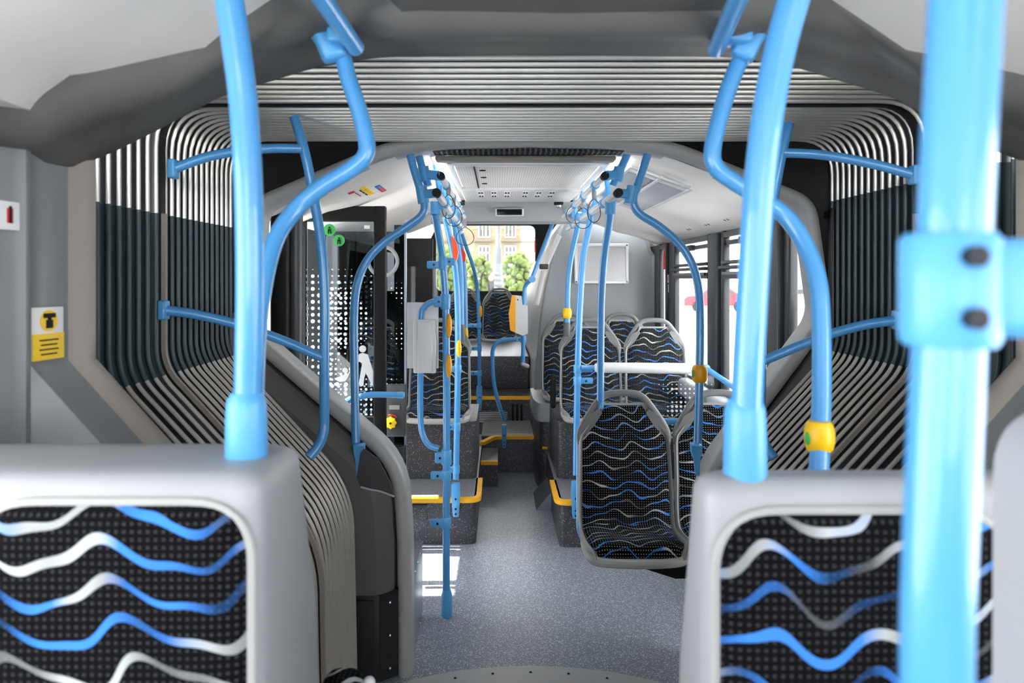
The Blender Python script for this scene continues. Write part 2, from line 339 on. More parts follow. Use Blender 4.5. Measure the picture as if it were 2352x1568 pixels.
# ---------------------------------------------------------------- rear section shell
XW = 1.20
def hump(y, z=0): return [(-XW, y, 1.88+z), (-1.02, y, 1.95+z), (-.86, y, 1.985+z), (-.60, y, 2.085+z), (-.42, y, 2.14+z), (-.385, y, 2.145+z), (0, y, 2.16+z), (.385, y, 2.145+z), (.42, y, 2.14+z), (.60, y, 2.085+z), (.86, y, 1.985+z), (1.02, y, 1.95+z), (XW, y, 1.88+z)]
def rear_shell():
    st('floor', MB().bb(-XW, XW, 2.78, 6.0, -.05, 0), 'floor', 'grey speckled vinyl floor of the rear section')
    c = MB(); c.loft([hump(2.9), hump(5.9)], smooth=False); c.loft([hump(2.9, .06), hump(5.9, .06)], smooth=False)
    c.loft([[Vector(p)+Vector((0, 0, .32 if abs(p[0]) < 1.1 else 0)) for p in hump(q)] for q in (5.9, 9.95)], smooth=False)
    st('ceiling', c, 'white', 'off white ceiling of the rear section')
    # right wall: sill, header, pillars
    r = MB(); r.bb(XW, XW+.02, 2.8, 10, 0, .93); r.bb(XW, XW+.02, 2.8, 10, 1.85, 2.2)
    for a, b in ((5.30, 5.56), (4.15, 4.43), (3.21, 3.45), (5.78, 10)): r.bb(XW, XW+.02, a, b, .93, 1.85)
    st('wall_right', r, 'dgrey')
    k = 0
    for a, b in ((5.56, 5.78), (4.43, 5.30), (3.45, 4.15), (2.8, 3.21)):
        k += 1
        f = MB(); hz = 1.60
        for z0, z1, dx in ((.90, .94, 0), (1.84, 1.87, 0)): f.bb(XW-.02, XW+.02, a, b, z0, z1)
        wide = b-a > .5
        if wide:
            f.bb(XW-.025, XW+.02, a, b, 1.60, 1.64); f.bb(XW-.045, XW+.02, a, b, 1.655, 1.675, .004); f.bb(XW-.03, XW+.02, a, b, 1.685, 1.705, .004)
            f.bb(XW-.01, XW+.03, a, b, 1.795, 1.822); f.bb(XW-.03, XW+.01, (a+b)/2-.05, (a+b)/2+.05, 1.79, 1.83, .005)
        for y in (a, b): f.bb(XW-.02, XW+.02, y-.02, y+.02, .9, 1.88, .006)
        w_ = st('window_%d' % k, f, 'satin', 'dark framed side window on the right')
        obj('pane', MB().bb(XW+.012, XW+.016, a, b, .92, 1.86), 'clear', w_)
        if wide: obj('slide_rail', MB().bb(XW-.04, XW-.028, a+.05, b-.05, 1.622, 1.640, .004), 'mgrey', w_)
    for y0, y1 in ((4.24, 4.41), (3.30, 3.43)):
        st('trim_pillar', MB().bb(XW-.03, XW+.01, y0, y1, .92, 1.875, .012), 'dgrey', 'dark grey pillar cover between side windows')
    st('trim_sill', MB().bb(XW-.10, XW+.01, 2.95, 5.75, .80, .92, .03), 'lgrey', 'pale grey sill moulding under the side windows')
    # left wall with door opening 3.05..4.3
    l = MB(); l.bb(-XW-.09, -XW, 4.3, 10, -.05, .95); l.bb(-XW-.09, -XW, 2.8, 10, 1.93, 2.2)
    for a, b in ((2.8, 3.28), (4.3, 4.42), (6.4, 6.6), (8.2, 8.5), (9.6, 10)): l.bb(-XW-.09, -XW, a, b, -.05, 1.93)
    st('wall_left', l, 'black')
    for i, (a, b, m) in enumerate(((4.42, 6.4, 'tint'), (6.6, 8.2, 'tint'), (8.5, 9.6, 'tintl'))):
        f = MB(); f.bb(-XW-.02, -XW+.03, a, b, .92, .97)
        for y in (a, b): f.bb(-XW-.02, -XW+.03, y-.02, y+.02, .92, 1.93)
        w_ = st('window_%d' % (5+i), f, 'black', 'dark tinted side window on the left'); obj('pane', MB().bb(-XW-.05, -XW-.045, a, b, .95, 1.93), m, w_)
    st('ceiling_sun_blocker', MB().bb(-1.29, 1.29, 2.74, 3.0, 2.215, 2.24).bb(-1.29, 1.29, 1.2, 1.72, 2.25, 2.27), 'dgrey', 'unseen roof cap added above the joint to stop sun leaking in')  # unseen cap added over the roof gap to block leaking sun
    # rear wall + rear window
    z0, z1, xa, xb = 1.43, 2.20, -1.02, .40
    b = MB(); b.bb(-1.29, 1.29, 9.9, 10, -.05, z0-.01); b.bb(-1.29, xa, 9.9, 10, z0-.01, 2.5); b.bb(xb, 1.29, 9.9, 10, z0-.01, 2.5); b.bb(xa, xb, 9.9, 10, 2.365, 2.6)
    st('wall_rear', b, 'black')
    f = MB(); hole = fil([(xa+.3, 0, z0), (xa+.02, 0, z0), (xa+.02, 0, 2.34), (xb-.02, 0, 2.34), (xb-.02, 0, z0), (xa+.3, 0, z0)], .09, 6)
    # frame ring
    cx, cz = (xa+xb)/2, (z0+2.36)/2
    inn = [Vector((p.x, 9.88, p.z)) for p in hole[:-1]]; out = [Vector((cx+(p.x-cx)*1.10, 9.88, cz+(p.z-cz)*1.12)) for p in hole[:-1]]
    f.loft([[q+Vector((0, .06, 0)) for q in inn], inn, out, [q+Vector((0, .06, 0)) for q in out]], closed=True)
    w_ = st('window_8', f, 'black', 'rear window with rounded black frame'); obj('pane', MB().bb(xa, xb, 9.92, 9.925, z0, 2.36), 'clear', w_)
rear_shell()
fl = T('folded_door_leaf', 'black door leaf edge standing against the left wall before the glass leaf', 'door', (-1.15, 3.48, 0))
obj('leaf_frame', MB().bb(-1.19, -1.11, 3.28, 3.56, .02, 1.97, .01), 'black', fl)
obj('hinge_column', MB().tube([(-1.09, 3.36, .02), (-1.09, 3.36, 1.95)], .03, 14), 'dgrey', fl)
STRIP_GLOW = mat('added ceiling strip glow', (255, 252, 245), .4); _b = STRIP_GLOW.node_tree.nodes['Principled BSDF']; _b.inputs['Emission Color'].default_value = (1, .98, .95, 1); _b.inputs['Emission Strength'].default_value = 14  # rear strips: glow added to brighten the interior
STRIP_FILL = mat('added front strip fill', (255, 252, 245), .4); _b = STRIP_FILL.node_tree.nodes['Principled BSDF']; _b.inputs['Emission Color'].default_value = (1, .98, .95, 1); _b.inputs['Emission Strength'].default_value = 4  # front strips: unseen fill light added behind the camera
for s_, nm_ in ((-1, 'left'), (1, 'right')):
    lt = T('added_light_strip', 'ceiling strip above the %s overhead rails, glow added to brighten the rear section' % nm_, 'ceiling light', (s_*.41, 4.0, 2.13), 'added ceiling light strips')
    obj('glow_bar', MB().bb(s_*.395, s_*.415, 3.1, 4.9, 2.118, 2.134, .003), STRIP_GLOW, lt); obj('trim_channel', MB().bb(s_*.385, s_*.425, 3.08, 4.92, 2.13, 2.15), 'frame', lt)
    lt = T('added_light_strip', 'unseen light strip added on the %s of the front section ceiling, behind the viewer, to brighten the interior' % nm_, 'ceiling light', (s_*.52, -1, 2.18), 'added ceiling light strips')
    obj('glow_bar', MB().bb(s_*.41-.02, s_*.47-.02, -2.9, .2, 2.120, 2.140, .003), STRIP_FILL, lt)


def ceiling_gear():
    g = T('ceiling_vent', 'long black ribbed air vent across the ceiling at the rear section entrance', 'vent', (0, 2.95, 2.12))
    obj('vent_slot', MB().bb(-.40, .385, 2.90, 3.0, 2.122, 2.15), 'black', g)
    tb = MB()
    for k in range(36): tb.bb(-.39+k*.0215, -.382+k*.0215, 2.895, 2.97, 2.119, 2.14)
    obj('vent_ribs', tb, 'dgrey', g)
    obj('lower_lip', MB().bb(-.40, .37, 2.995, 3.07, 2.10, 2.122, .01), 'beige', g)
    h = T('roof_hatch', 'off white perforated roof hatch panel with three black slots', 'hatch', (0, 3.6, 2.11))
    M['perf'] = stripes('perforated panel', (224, 220, 214), (203, 199, 194), 0, .012)
    obj('panel', MB().bb(-.33, .33, 3.16, 4.0, 2.112, 2.135, .008), 'perf', h)
    obj('seam', MB().bb(-.245, -.238, 3.2, 4.0, 2.108, 2.114), 'black', h)
    for yy in (3.34, 3.57, 3.80): obj('slot', MB().sphere((-.205, yy, 2.110), .014, (1.2, .7, .25), 12), 'black', h)
    fr = MB(); fr.bb(-.355, .355, 3.10, 3.15, 2.098, 2.118, .005); fr.bb(-.355, .355, 3.98, 4.04, 2.098, 2.118, .005); fr.bb(-.355, -.335, 3.1, 4.0, 2.10, 2.118); fr.bb(.335, .355, 3.1, 4.0, 2.10, 2.118)
    obj('aluminium_edge', fr, 'frame', h)
    p = T('air_nozzle_panel', 'off white ceiling panel with two rows of small air nozzles', 'ceiling panel', (0, 4.4, 2.11))
    obj('panel', MB().bb(-.35, .35, 4.06, 4.72, 2.112, 2.135, .008), 'perf', p)
    for k in range(6):
        for yy in (4.16, 4.33):
            x = -.235+k*.078+(0.03 if k > 2 else 0)
            n = obj('nozzle', MB().bb(x-.02, x+.02, yy-.045, yy+.045, 2.105, 2.113, .003), 'sticker', p)
            obj('slit', MB().bb(x-.013, x-.003, yy-.02, yy+.02, 2.102, 2.106).bb(x+.003, x+.013, yy-.02, yy+.02, 2.102, 2.106), 'black', n)
    for px, lab in ((1057, 'small dark ceiling camera on the left side of the rear ceiling'), (1283, 'small dark ceiling camera on the right side of the rear ceiling')):
        c = W(px, 465, 4.75); c.z = 2.095
        q = T('ceiling_camera', lab, 'camera', (c.x, c.y, c.z), 'small ceiling cameras')
        obj('mount', MB().bb(c.x-.03, c.x+.03, c.y-.03, c.y+.03, c.z, c.z+.022, .005), 'black', q)
        obj('lens_dome', MB().sphere((c.x, c.y, c.z-.006), .018, (1, 1, .9), 14), 'scr2', q)
    def arc(z, yy, n=11, sag=.03): return [(-.62+k*(1.24/(n-1)), yy, z-sag*((k/(n-1)-.5)*2)**2) for k in range(n)]
    b = MB(); b.loft([arc(2.15, 4.9, sag=.05), arc(2.13, 5.03), arc(2.11, 5.08), arc(2.02, 5.14, sag=.012), arc(2.012, 5.20, sag=.012)])
    b.loft([[(-.62, 5.20, 2.0), (.62, 5.20, 2.0)], [(-.62, 5.3, 2.5), (.62, 5.3, 2.5)]])
    st('trim_bulkhead', b, 'lgrey', 'pale grey curved ceiling bulkhead')
    c = W(1170, 487, 5.075)
    d = T('stop_display', 'small black display in a grey frame on the ceiling bulkhead', 'display', (c.x, c.y, c.z-.03))
    R = Matrix.Rotation(math.radians(30), 3, 'X')
    obj('bezel', MB().box(c, (.205, .03, .062), .006, R), 'frame', d); obj('screen', MB().box(c+Vector((0, -.014, 0)), (.18, .008, .044), .002, R), 'led', d)
    # flush ceiling lamp on the right slope
    P0 = Vector((.50, 0, 2.118)); P1 = Vector((.86, 0, 1.985)); n = Vector((-.348, 0, -.9375))
    def sl(t, y, h=0): q = Vector((.44, 0, 2.125)).lerp(Vector((.80, 0, 1.995)), t)+n*h; q.y = y; return q
    L = T('ceiling_lamp', 'flush rectangular ceiling lamp with two frosted panels on the right slope', 'ceiling lamp', sl(.4, 3.8))
    u = (sl(1, 3)-sl(0, 3)).normalized()
    ang = math.atan2(u.z, u.x); R = Matrix.Rotation(-ang, 3, 'Y')
    for a, b_ in ((.10, .42), (.5, .82)):
        obj('frosted_panel', MB().box(sl((a+b_)/2, 3.78, .006), ((b_-a)*.382, .92, .012), .003, R), mat('frosted panel', (178, 180, 184), .15), L)
    fr = MB()
    for a in (.08, .46, .84): fr.box(sl(a, 3.75, .012), (.014, 1.16, .016), .003, R)
    for y in (3.2, 3.28, 4.28, 4.33): fr.box(sl(.46, y, .008), (.30, .014, .014), .003, R)
    obj('lamp_frame', fr, 'frame', L)
    # small screw slots along the right slope near window and stickers on slopes
    def sr(x, y, side=1, h=0): 
        pts = [(0.42, 2.14), (.60, 2.085), (.86, 1.985), (1.02, 1.95), (1.2, 1.88)]
        for (x0, z0), (x1, z1) in zip(pts, pts[1:]):
            if x0 <= x <= x1:
                t = (x-x0)/(x1-x0); dx, dz = x1-x0, z1-z0; l = math.hypot(dx, dz)
                return Vector((side*x, y, z0+dz*t))+Vector((side*dz/l, 0, -dx/l))*h, Matrix.Rotation(-side*math.atan2(dz, dx), 3, 'Y')
    for y in (3.5, 3.8, 4.15, 4.55, 5.0):
        p, R = sr(1.10, y, 1, .001)
        tag(obj('panel_screw_slot', MB().box(p, (.016, .004, .003), 0, R).box(p+Vector((0, .05, 0)), (.016, .004, .003), 0, R), 'black'), 'tiny pair of black screw slots in the right ceiling edge panel', 'screw slot', 'screw slots along the right ceiling edge')
    def strip(name, label, x, y, side, parts):
        p0, R = sr(x, y, side, .002); t = T(name, label, 'sticker', p0)
        for nm, dx, dy, sx, sy, m in parts:
            q, R = sr(x+dx, y+dy, side, .002); obj(nm, MB().box(q, (sx, sy, .002), 0, R), m, t)
    strip('notice_sticker', 'red, yellow and blue text notice on the left ceiling slope', .76, 3.30, -1,
      [('red_block', .055, .0, .03, .04, 'stred')]+[('red_text', .045-.0*k, .06+.045*k, .006, .03, 'stred') for k in range(3)]
      +[('yellow_band', .0, .10, .026, .26, 'styel')]+[('black_text', .02, .04+.07*k, .006, .05, 'black') for k in range(3)]+[('band_text', .0, .06+.05*k, .012, .007, 'black') for k in range(3)]
      +[('blue_band', -.052, .12, .026, .10, 'stblue'), ('red_band', -.052, .23, .026, .10, 'stred')]+[('white_text', -.055, .10+.035*k, .014, .008, 'sticker') for k in range(5)])
    strip('small_notice', 'small yellow and blue notice lower on the left ceiling slope', .93, 4.05, -1, [('yellow_band', 0, .08, .02, .12, 'styel'), ('blue_text', 0, -.04, .015, .1, 'stblue')])
    strip('yellow_notice', 'small yellow notice on the right ceiling slope beside the blue handrail', .62, 4.4, 1, [('yellow_band', 0, 0, .03, .07, 'styel'), ('black_text', 0, 0, .01, .05, 'black')])
ceiling_gear()

# ---------------------------------------------------------------- floor levels, podiums, tower
def podiums():
    def step_edge(pts, lab, r=.010):
        mb = MB(); P = fil([Vector(p) for p in pts], .05); 
        rings = []
        for i, p in enumerate(P):
            t = (P[min(i+1, len(P)-1)]-P[max(i-1, 0)]).normalized(); n = Vector((0, 0, 1)).cross(t)
            if n.y > 0 or (abs(n.y) < .3 and 0): n = n
            rings.append([p+n*.012+Vector((0, 0, -.022)), p+n*.012+Vector((0, 0, .004)), p-n*.03+Vector((0, 0, .004)), p-n*.03+Vector((0, 0, -.022))])
        mb.loft(rings, closed=True, caps=True); return tag(obj('step_edge_strip', mb, 'edge'), lab, 'edge strip')
    def rbox(x0, x1, y0, y1, z0, z1, side, r=.05):                    # box with one rounded vertical aisle corner
        xi, xo = (x1, x0) if side < 0 else (x0, x1)
        base = fil([(xo, y0, 0), (xi, y0, 0), (xi, y1, 0)], r)+[Vector((xo, y1, 0))]
        return [(p.x, p.y) for p in base]
    for sd, xi, nm in ((-1, -.265, 'left'), (1, .235, 'right')):
        x0, x1 = (-XW, xi) if sd < 0 else (xi, XW)
        y0 = 4.27 if sd < 0 else 4.22
        mb = MB(); mb.prism(rbox(x0, x1, y0, 6.0, 0, .28, sd), 0, .28, 'z')
        st('floor_podium_'+nm, mb, 'pod', 'dark speckled raised podium on the %s' % nm)
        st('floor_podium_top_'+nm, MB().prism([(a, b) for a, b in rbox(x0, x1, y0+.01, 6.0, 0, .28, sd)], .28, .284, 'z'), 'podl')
        if sd < 0: step_edge([(-1.0, y0, .28), (xi, y0, .28), (xi, y0+.42, .28)], 'amber edge strip along the left podium step')
        else: step_edge([(xi, y0+.42, .28), (xi, y0, .28), (.42, y0, .28)], 'amber edge strip on the corner of the right podium step')
        b = MB(); bx0, bx1 = (-1.15, xi-.01) if sd < 0 else (xi+.02, 1.15)
        b.prism(rbox(bx0, bx1, 4.66, 5.32, 0, 1, sd, .06), .284, .66, 'z')
        tag(obj('seat_plinth', b, 'pod'), 'dark speckled plinth carrying the %s podium seats' % nm, 'plinth')
    p = MB(); p.bb(-.80, -.56, 4.262, 4.268, .05, .24, .002)
    tag(obj('access_panel', p, 'pod'), 'small speckled access panel low on the left podium front', 'panel')
    # steps to the rear
    st('floor_step_1', MB().bb(-.27, .16, 5.85, 6.6, 0, .30), 'pod', 'first dark speckled step to the rear')
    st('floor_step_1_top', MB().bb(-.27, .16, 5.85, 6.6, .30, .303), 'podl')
    st('floor_step_0', MB().prism([(-.28, 5.45), (-.135, 5.45), (-.135, 5.86), (-.28, 5.86)], 0, .20, 'z'), 'pod')
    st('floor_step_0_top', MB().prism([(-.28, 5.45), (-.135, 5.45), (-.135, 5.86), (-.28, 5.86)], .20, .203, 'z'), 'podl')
    st('floor_upper', MB().bb(-XW, XW, 6.5, 9.9, -.05, .52), 'pod', 'raised rear floor')
    step_edge([(-.285, 5.44, .2), (-.135, 5.44, .2)], 'short amber edge strip on the small lower step')
    step_edge([(-.27, 5.62, .305), (-.17, 5.84, .305), (.16, 5.84, .305)], 'angled amber edge strip on the middle step')
    step_edge([(-.40, 6.49, .52), (.16, 6.49, .52)], 'straight amber edge strip on the highest rear step')
    c = W(1128, 956, 6.49); 
    tag(obj('heater_grille', MB().bb(c.x-.14, c.x+.15, 6.47, 6.495, c.z-.055, c.z+.05, .01), 'grillz'), 'grey slatted heater grille in the upper step riser', 'grille')
    sl = MB()
    for k in range(3):
        q = W(1178+k*10, 948, 6.48); sl.bb(q.x-.010, q.x+.010, 6.47, 6.495, q.z-.085, q.z+.08, .008)
    tag(obj('riser_slots', sl, 'black'), 'three upright black slots in the upper step riser', 'slots')
    mb = MB(); mb.bb(-1.1, .17, 6.95, 9.85, .52, .84, .01)
    tag(obj('bench_plinth', mb, 'pod'), 'dark speckled plinth under the rear bench seats', 'plinth')
podiums()

def tower():
    t = T('engine_tower', 'tall pale grey engine tower casing with sloping edge on the right', 'engine cover', (.7, 6.1, 0))
    y = 6.05
    def q(px, py, d=y): v = W(px, py, d); return (v.x, v.z)
    face = [(XW, .5), (XW, 1.80), q(1494, 575), q(1484, 545), q(1460, 533), q(1415, 508), q(1372, 490), q(1330, 478), (.42, 2.14), q(1300, 500), q(1285, 540), q(1265, 600), q(1252, 660), q(1240, 740), q(1232, 830), q(1226, 900), (.18, .5)]
    fr = MB(); a = [Vector((x, y, z)) for x, z in face]; cx, cz = .75, 1.3
    inn = [Vector((cx+(p.x-cx)*.955, y-.0, cz+(p.z-cz)*.975)) for p in a]
    fr.loft([[p+Vector((0, .08, 0)) for p in a], [p+Vector((0, -.03, 0)) for p in a], [p+Vector((0, -.035, 0)) for p in [u.lerp(v, .35) for u, v in zip(a, inn)]], inn], closed=True)
    fr._faces(inn, [list(range(len(inn)))], False)
    obj('front_casing', fr, 'tower', t, split=25)
    # side towards the aisle
    back = [(p.x-.02, 9.85, p.z) for p in a]
    side = MB(); ed = a[7:]; lo = [Vector((p.x, p.y-.03, p.z)) for p in ed]
    bk = [Vector((p.x+(.10 if p.z > 1.9 else .0), 9.8, p.z)) for p in ed]
    side.loft([lo, bk]); obj('side_casing', side, 'towerdk', t)
    # white strips along slanting edge
    st_ = MB()
    for A, B in (((1293, 540), (1262, 605)), ((1257, 622), (1238, 700))):
        p, r = W(A[0]-8, A[1], y-.06), W(B[0]-6, B[1], y-.06); st_.tube([p, r], .022, 8, flat=.4)
    obj('edge_light_strip', st_, 'wgrey', t)
    k = W(1249, 612, y-.06); obj('edge_clip', MB().box(k, (.075, .04, .045), .008), 'dgrey', t)
    # lower shelf
    p0 = W(1217, 905, 5.75); p1 = W(1268, 950, 5.75)
    s = MB(); prof = fil([(.50, 5.35, 0), (.17, 5.35, 0), (.14, 5.55, 0), (.14, 6.1, 0), (.5, 6.1, 0)], .05)
    s.prism([(p.x, p.y) for p in prof], .52, .66, 'z', True); obj('moulded_shelf', s, 'lgrey', t, split=50)
    s = MB(); prof = fil([(.50, 5.38, 0), (.19, 5.38, 0), (.16, 5.56, 0), (.16, 6.1, 0), (.5, 6.1, 0)], .05)
    s.prism([(p.x, p.y) for p in prof], 0, .52, 'z', True); obj('lower_cladding', s, 'pod', t, split=50)
    e = W(1252, 1030, 5.36); obj('edge_strip', MB().box((e.x, 5.38, e.z), (.04, .02, .02), .003), 'edge', t)
    wd = MB(); wd.prism([(.24, 0), (.13, 0), (.25, .14)], 4.9, 5.3, 'y'); obj('kick_wedge', wd, 'metal', t)
    # mirror frame
    c = W(1382, 605, y-.06); m = T('framed_panel', 'blank steel panel in a white aluminium frame on the grey engine tower', 'frame', (c.x, y-.06, c.z-.18))
    wd_, hh = .225, .165; f = MB()
    f.bb(c.x-wd_-.0, c.x+wd_, y-.055, y-.035, c.z+hh-.02, c.z+hh+.005, .004).bb(c.x-wd_, c.x+wd_, y-.055, y-.035, c.z-hh-.005, c.z-hh+.02, .004)
    f.bb(c.x-wd_-.005, c.x-wd_+.02, y-.055, y-.035, c.z-hh, c.z+hh, .004).bb(c.x+wd_-.02, c.x+wd_+.005, y-.055, y-.035, c.z-hh, c.z+hh, .004)
    obj('frame', f, 'frame', m); obj('plate', MB().bb(c.x-wd_+.01, c.x+wd_-.01, y-.045, y-.035, c.z-hh+.01, c.z+hh-.01), 'mirror', m)
    # round cushion/bin end beside the seat
    c = W(1269, 895, 4.95)
    tag(obj('side_pad', MB().tube(fil([(c.x, 4.9, c.z-.10), (c.x, 4.9, c.z+.10)], 0), .02, 14).sphere((c.x, 4.9, c.z+.10), .02).sphere((c.x, 4.9, c.z-.1), .02), 'black'), 'slim black rounded pad beside the aisle seat on the right podium', 'pad')
tower()

# ---------------------------------------------------------------- seats
def seat_proto(label, group):
    root = T('passenger_seat', label, 'seat', (0, 0, 0), group)
    path = [(.085, .575), (.07, .50), (.045, .38), (.022, .25), (.008, .13), (-.004, .075), (-.03, .048), (-.08, .040), (-.17, .046), (-.25, .055), (-.29, .045), (-.305, .02)]
    P = cat([(0, a, b) for a, b in path], 4)
    def half(z, y):
        if z > .44: t = (z-.44)/.14; return .188-.105*t**.9
        if y < -.24: return .196-.03*((-y-.24)/.065)**2
        return .190+.008*min(1, max(0, (.44-z)/.3))
    L = [0]
    for a, b in zip(P, P[1:]): L.append(L[-1]+(b-a).length)
    def pad(i0, i1, name):
        mb = MB(); uvs = {}; rings = []; n = 15; rows = []
        for i in range(i0, i1):
            p = P[i]; t = (P[min(i+1, len(P)-1)]-P[max(i-1, 0)]).normalized(); nn = Vector((0, -t.z, t.y)); nn = -nn if nn.y > .2 or nn.z < -.3 else nn
            h = half(p.z, p.y); edge = min(1, (L[i]-L[0])/.03, (L[-1]-L[i])/.03)
            row = []
            for k in range(n):
                s = -1+2*k/(n-1); prof = (1-abs(s)**8); dish = .012*abs(s)**2
                row.append(p+Vector((s*h, 0, 0))+nn*((.016+dish)*prof*(.2+.8*edge**.5)))
            rows.append(row)
        mb.loft(rows)
        me_o = obj(name, mb, 'fab', root, split=0)
        uv = me_o.data.uv_layers.new(name='UVMap'); ntot = n
        for poly in me_o.data.polygons:
            for li in poly.loop_indices:
                vi = me_o.data.loops[li].vertex_index; r = vi//ntot
                uv.data[li].uv = (me_o.data.vertices[vi].co.x, -L[i0+r])
        return me_o
    k = next(i for i, p in enumerate(P) if p.z < .055)
    pad(0, k+1, 'backrest_pad'); pad(k, len(P), 'seat_pad')
    sh = MB(); rings = []
    for i, p in enumerate(P):
        t = (P[min(i+1, len(P)-1)]-P[max(i-1, 0)]).normalized(); nn = Vector((0, -t.z, t.y)); nn = -nn if nn.y > .2 or nn.z < -.3 else nn
        h = half(p.z, p.y)+.017; ring = []
        if i == 0: p = p+Vector((0, 0, .012))
        if i == len(P)-1: p = p+Vector((0, -.016, 0))
        th = .035
        for s, d in ((-1, -th*.6), (-1, .004), (-.985, .014), (-.955, .010), (-.93, -.004), (.93, -.004), (.955, .010), (.985, .014), (1, .004), (1, -th*.6), (.92, -th), (-.92, -th)):
            ring.append(p+Vector((s*h, 0, 0))+nn*d)
        rings.append(ring)
    sh.loft(rings, closed=True, caps=True); obj('shell', sh, 'rim', root, split=50)
    hd = MB(); hp = [(-.203, .056, .40), (-.203, .062, .445), (-.178, .075, .500), (-.135, .088, .563), (-.10, .095, .606), (-.06, .098, .626), (0, .099, .631)]
    hp = hp+[(-a, b, c) for a, b, c in hp[:-1]][::-1]; hp = cat(hp, 5)
    rs = [.010+.006*min(1, min(i, len(hp)-1-i)/6) for i in range(len(hp))]
    hd.tube(hp, rs, 12, flat=.8); obj('grab_handle', hd, 'handle', root)
    # triangular cheeks joining shell and handle
    for s in (-1, 1):
        obj('shoulder_cheek', MB().prism([(s*.207, .36), (s*.207, .445), (s*.165, .53), (s*.115, .56), (s*.10, .545), (s*.165, .44)], .055, .085), 'handle', root)
    un = MB(); un.bb(-.17, .17, -.24, .02, -.0, .03, .012); obj('seat_pan', un, 'rim', root)
    fl_ = MB(); fl_.tube(cat([(-.203, -.13, .022), (-.203, -.22, .020), (-.190, -.292, .012), (-.13, -.318, .008), (0, -.325, .006), (.13, -.318, .008), (.190, -.292, .012), (.203, -.22, .020), (.203, -.13, .022)], 6), .019, 10); obj('front_lip', fl_, 'rimlight', root)
    return root
def copy_tree(root, loc, label, group=None, scale=None):
    r = root.copy(); COL.objects.link(r); r.location = loc; r['label'] = label
    if group: r['group'] = group
    for ch in root.children:
        c = ch.copy(); COL.objects.link(c); c.parent = r
        for g in ch.children:
            d = g.copy(); COL.objects.link(d); d.parent = c
    return r
def seats():
    s0 = seat_proto('nearest full wave patterned seat with arched grey handle, behind turntable floor on right', 'rear section passenger seats')
    first = [((.445, 3.19, .44), None),
     ((.885, 3.19, .44), 'window side neighbour of nearest full wave patterned seat, half hidden by right near housing'),
     ((.505, 4.86, .68), 'aisle side wave patterned seat on right podium behind the white padded bar'),
     ((.955, 4.86, .68), 'window side wave patterned seat on right podium behind the white padded bar'),
     ((.43, 5.66, .68), 'aisle side seat against the grey engine tower, left of framed panel'),
     ((.87, 5.66, .68), 'window side seat against the grey engine tower, below the framed panel'),
     ((-.535, 4.86, .68), 'aisle side wave patterned seat on left podium behind the blue poles'),
     ((-.975, 4.86, .68), 'window side seat on left podium seen through the dotted glass'),
     ((-.12, 8.95, .84), 'middle rear bench seat under the rear window, beside the ticket validator'),
     ((-.57, 8.95, .84), 'rear bench seat left of the middle one, behind the blue poles')]
    s0.location = first[0][0]
    for loc, lab in first[1:]: copy_tree(s0, loc, lab)
    # cantilever of the nearest seat and blue seat frame
    a = MB(); a.prism([(.40, .40), (.75, .44), (1.15, .44), (1.15, .34), (.62, .33)], 3.0, 3.08)
    tag(obj('seat_bracket', a, 'black'), 'black cantilever bracket under the nearest full seat pair', 'bracket')
    f = T('tubular_surround', 'light blue tubular frame around the nearest full seat pair', 'frame', (.3, 3.3, 0))
    obj('top_rail', MB().tube(fil([W(1331, 1200, 3.32), W(1331, 1000, 3.32), W(1392, 967, 3.36), W(1690, 968, 3.36)], .04), .0155), 'blue', f)
    obj('side_tube', MB().tube(cat(PW([(1341, 1000), (1341, 1100), (1334, 1165), (1331, 1210), (1340, 1240)], 3.30), 5), .014), 'blue', f)
    e = W(1423, 967, 3.36); obj('tube_sleeve', MB().tube([e-Vector((.035, 0, 0)), e+Vector((.035, 0, 0))], .019), 'blueclamp', f)
seats()

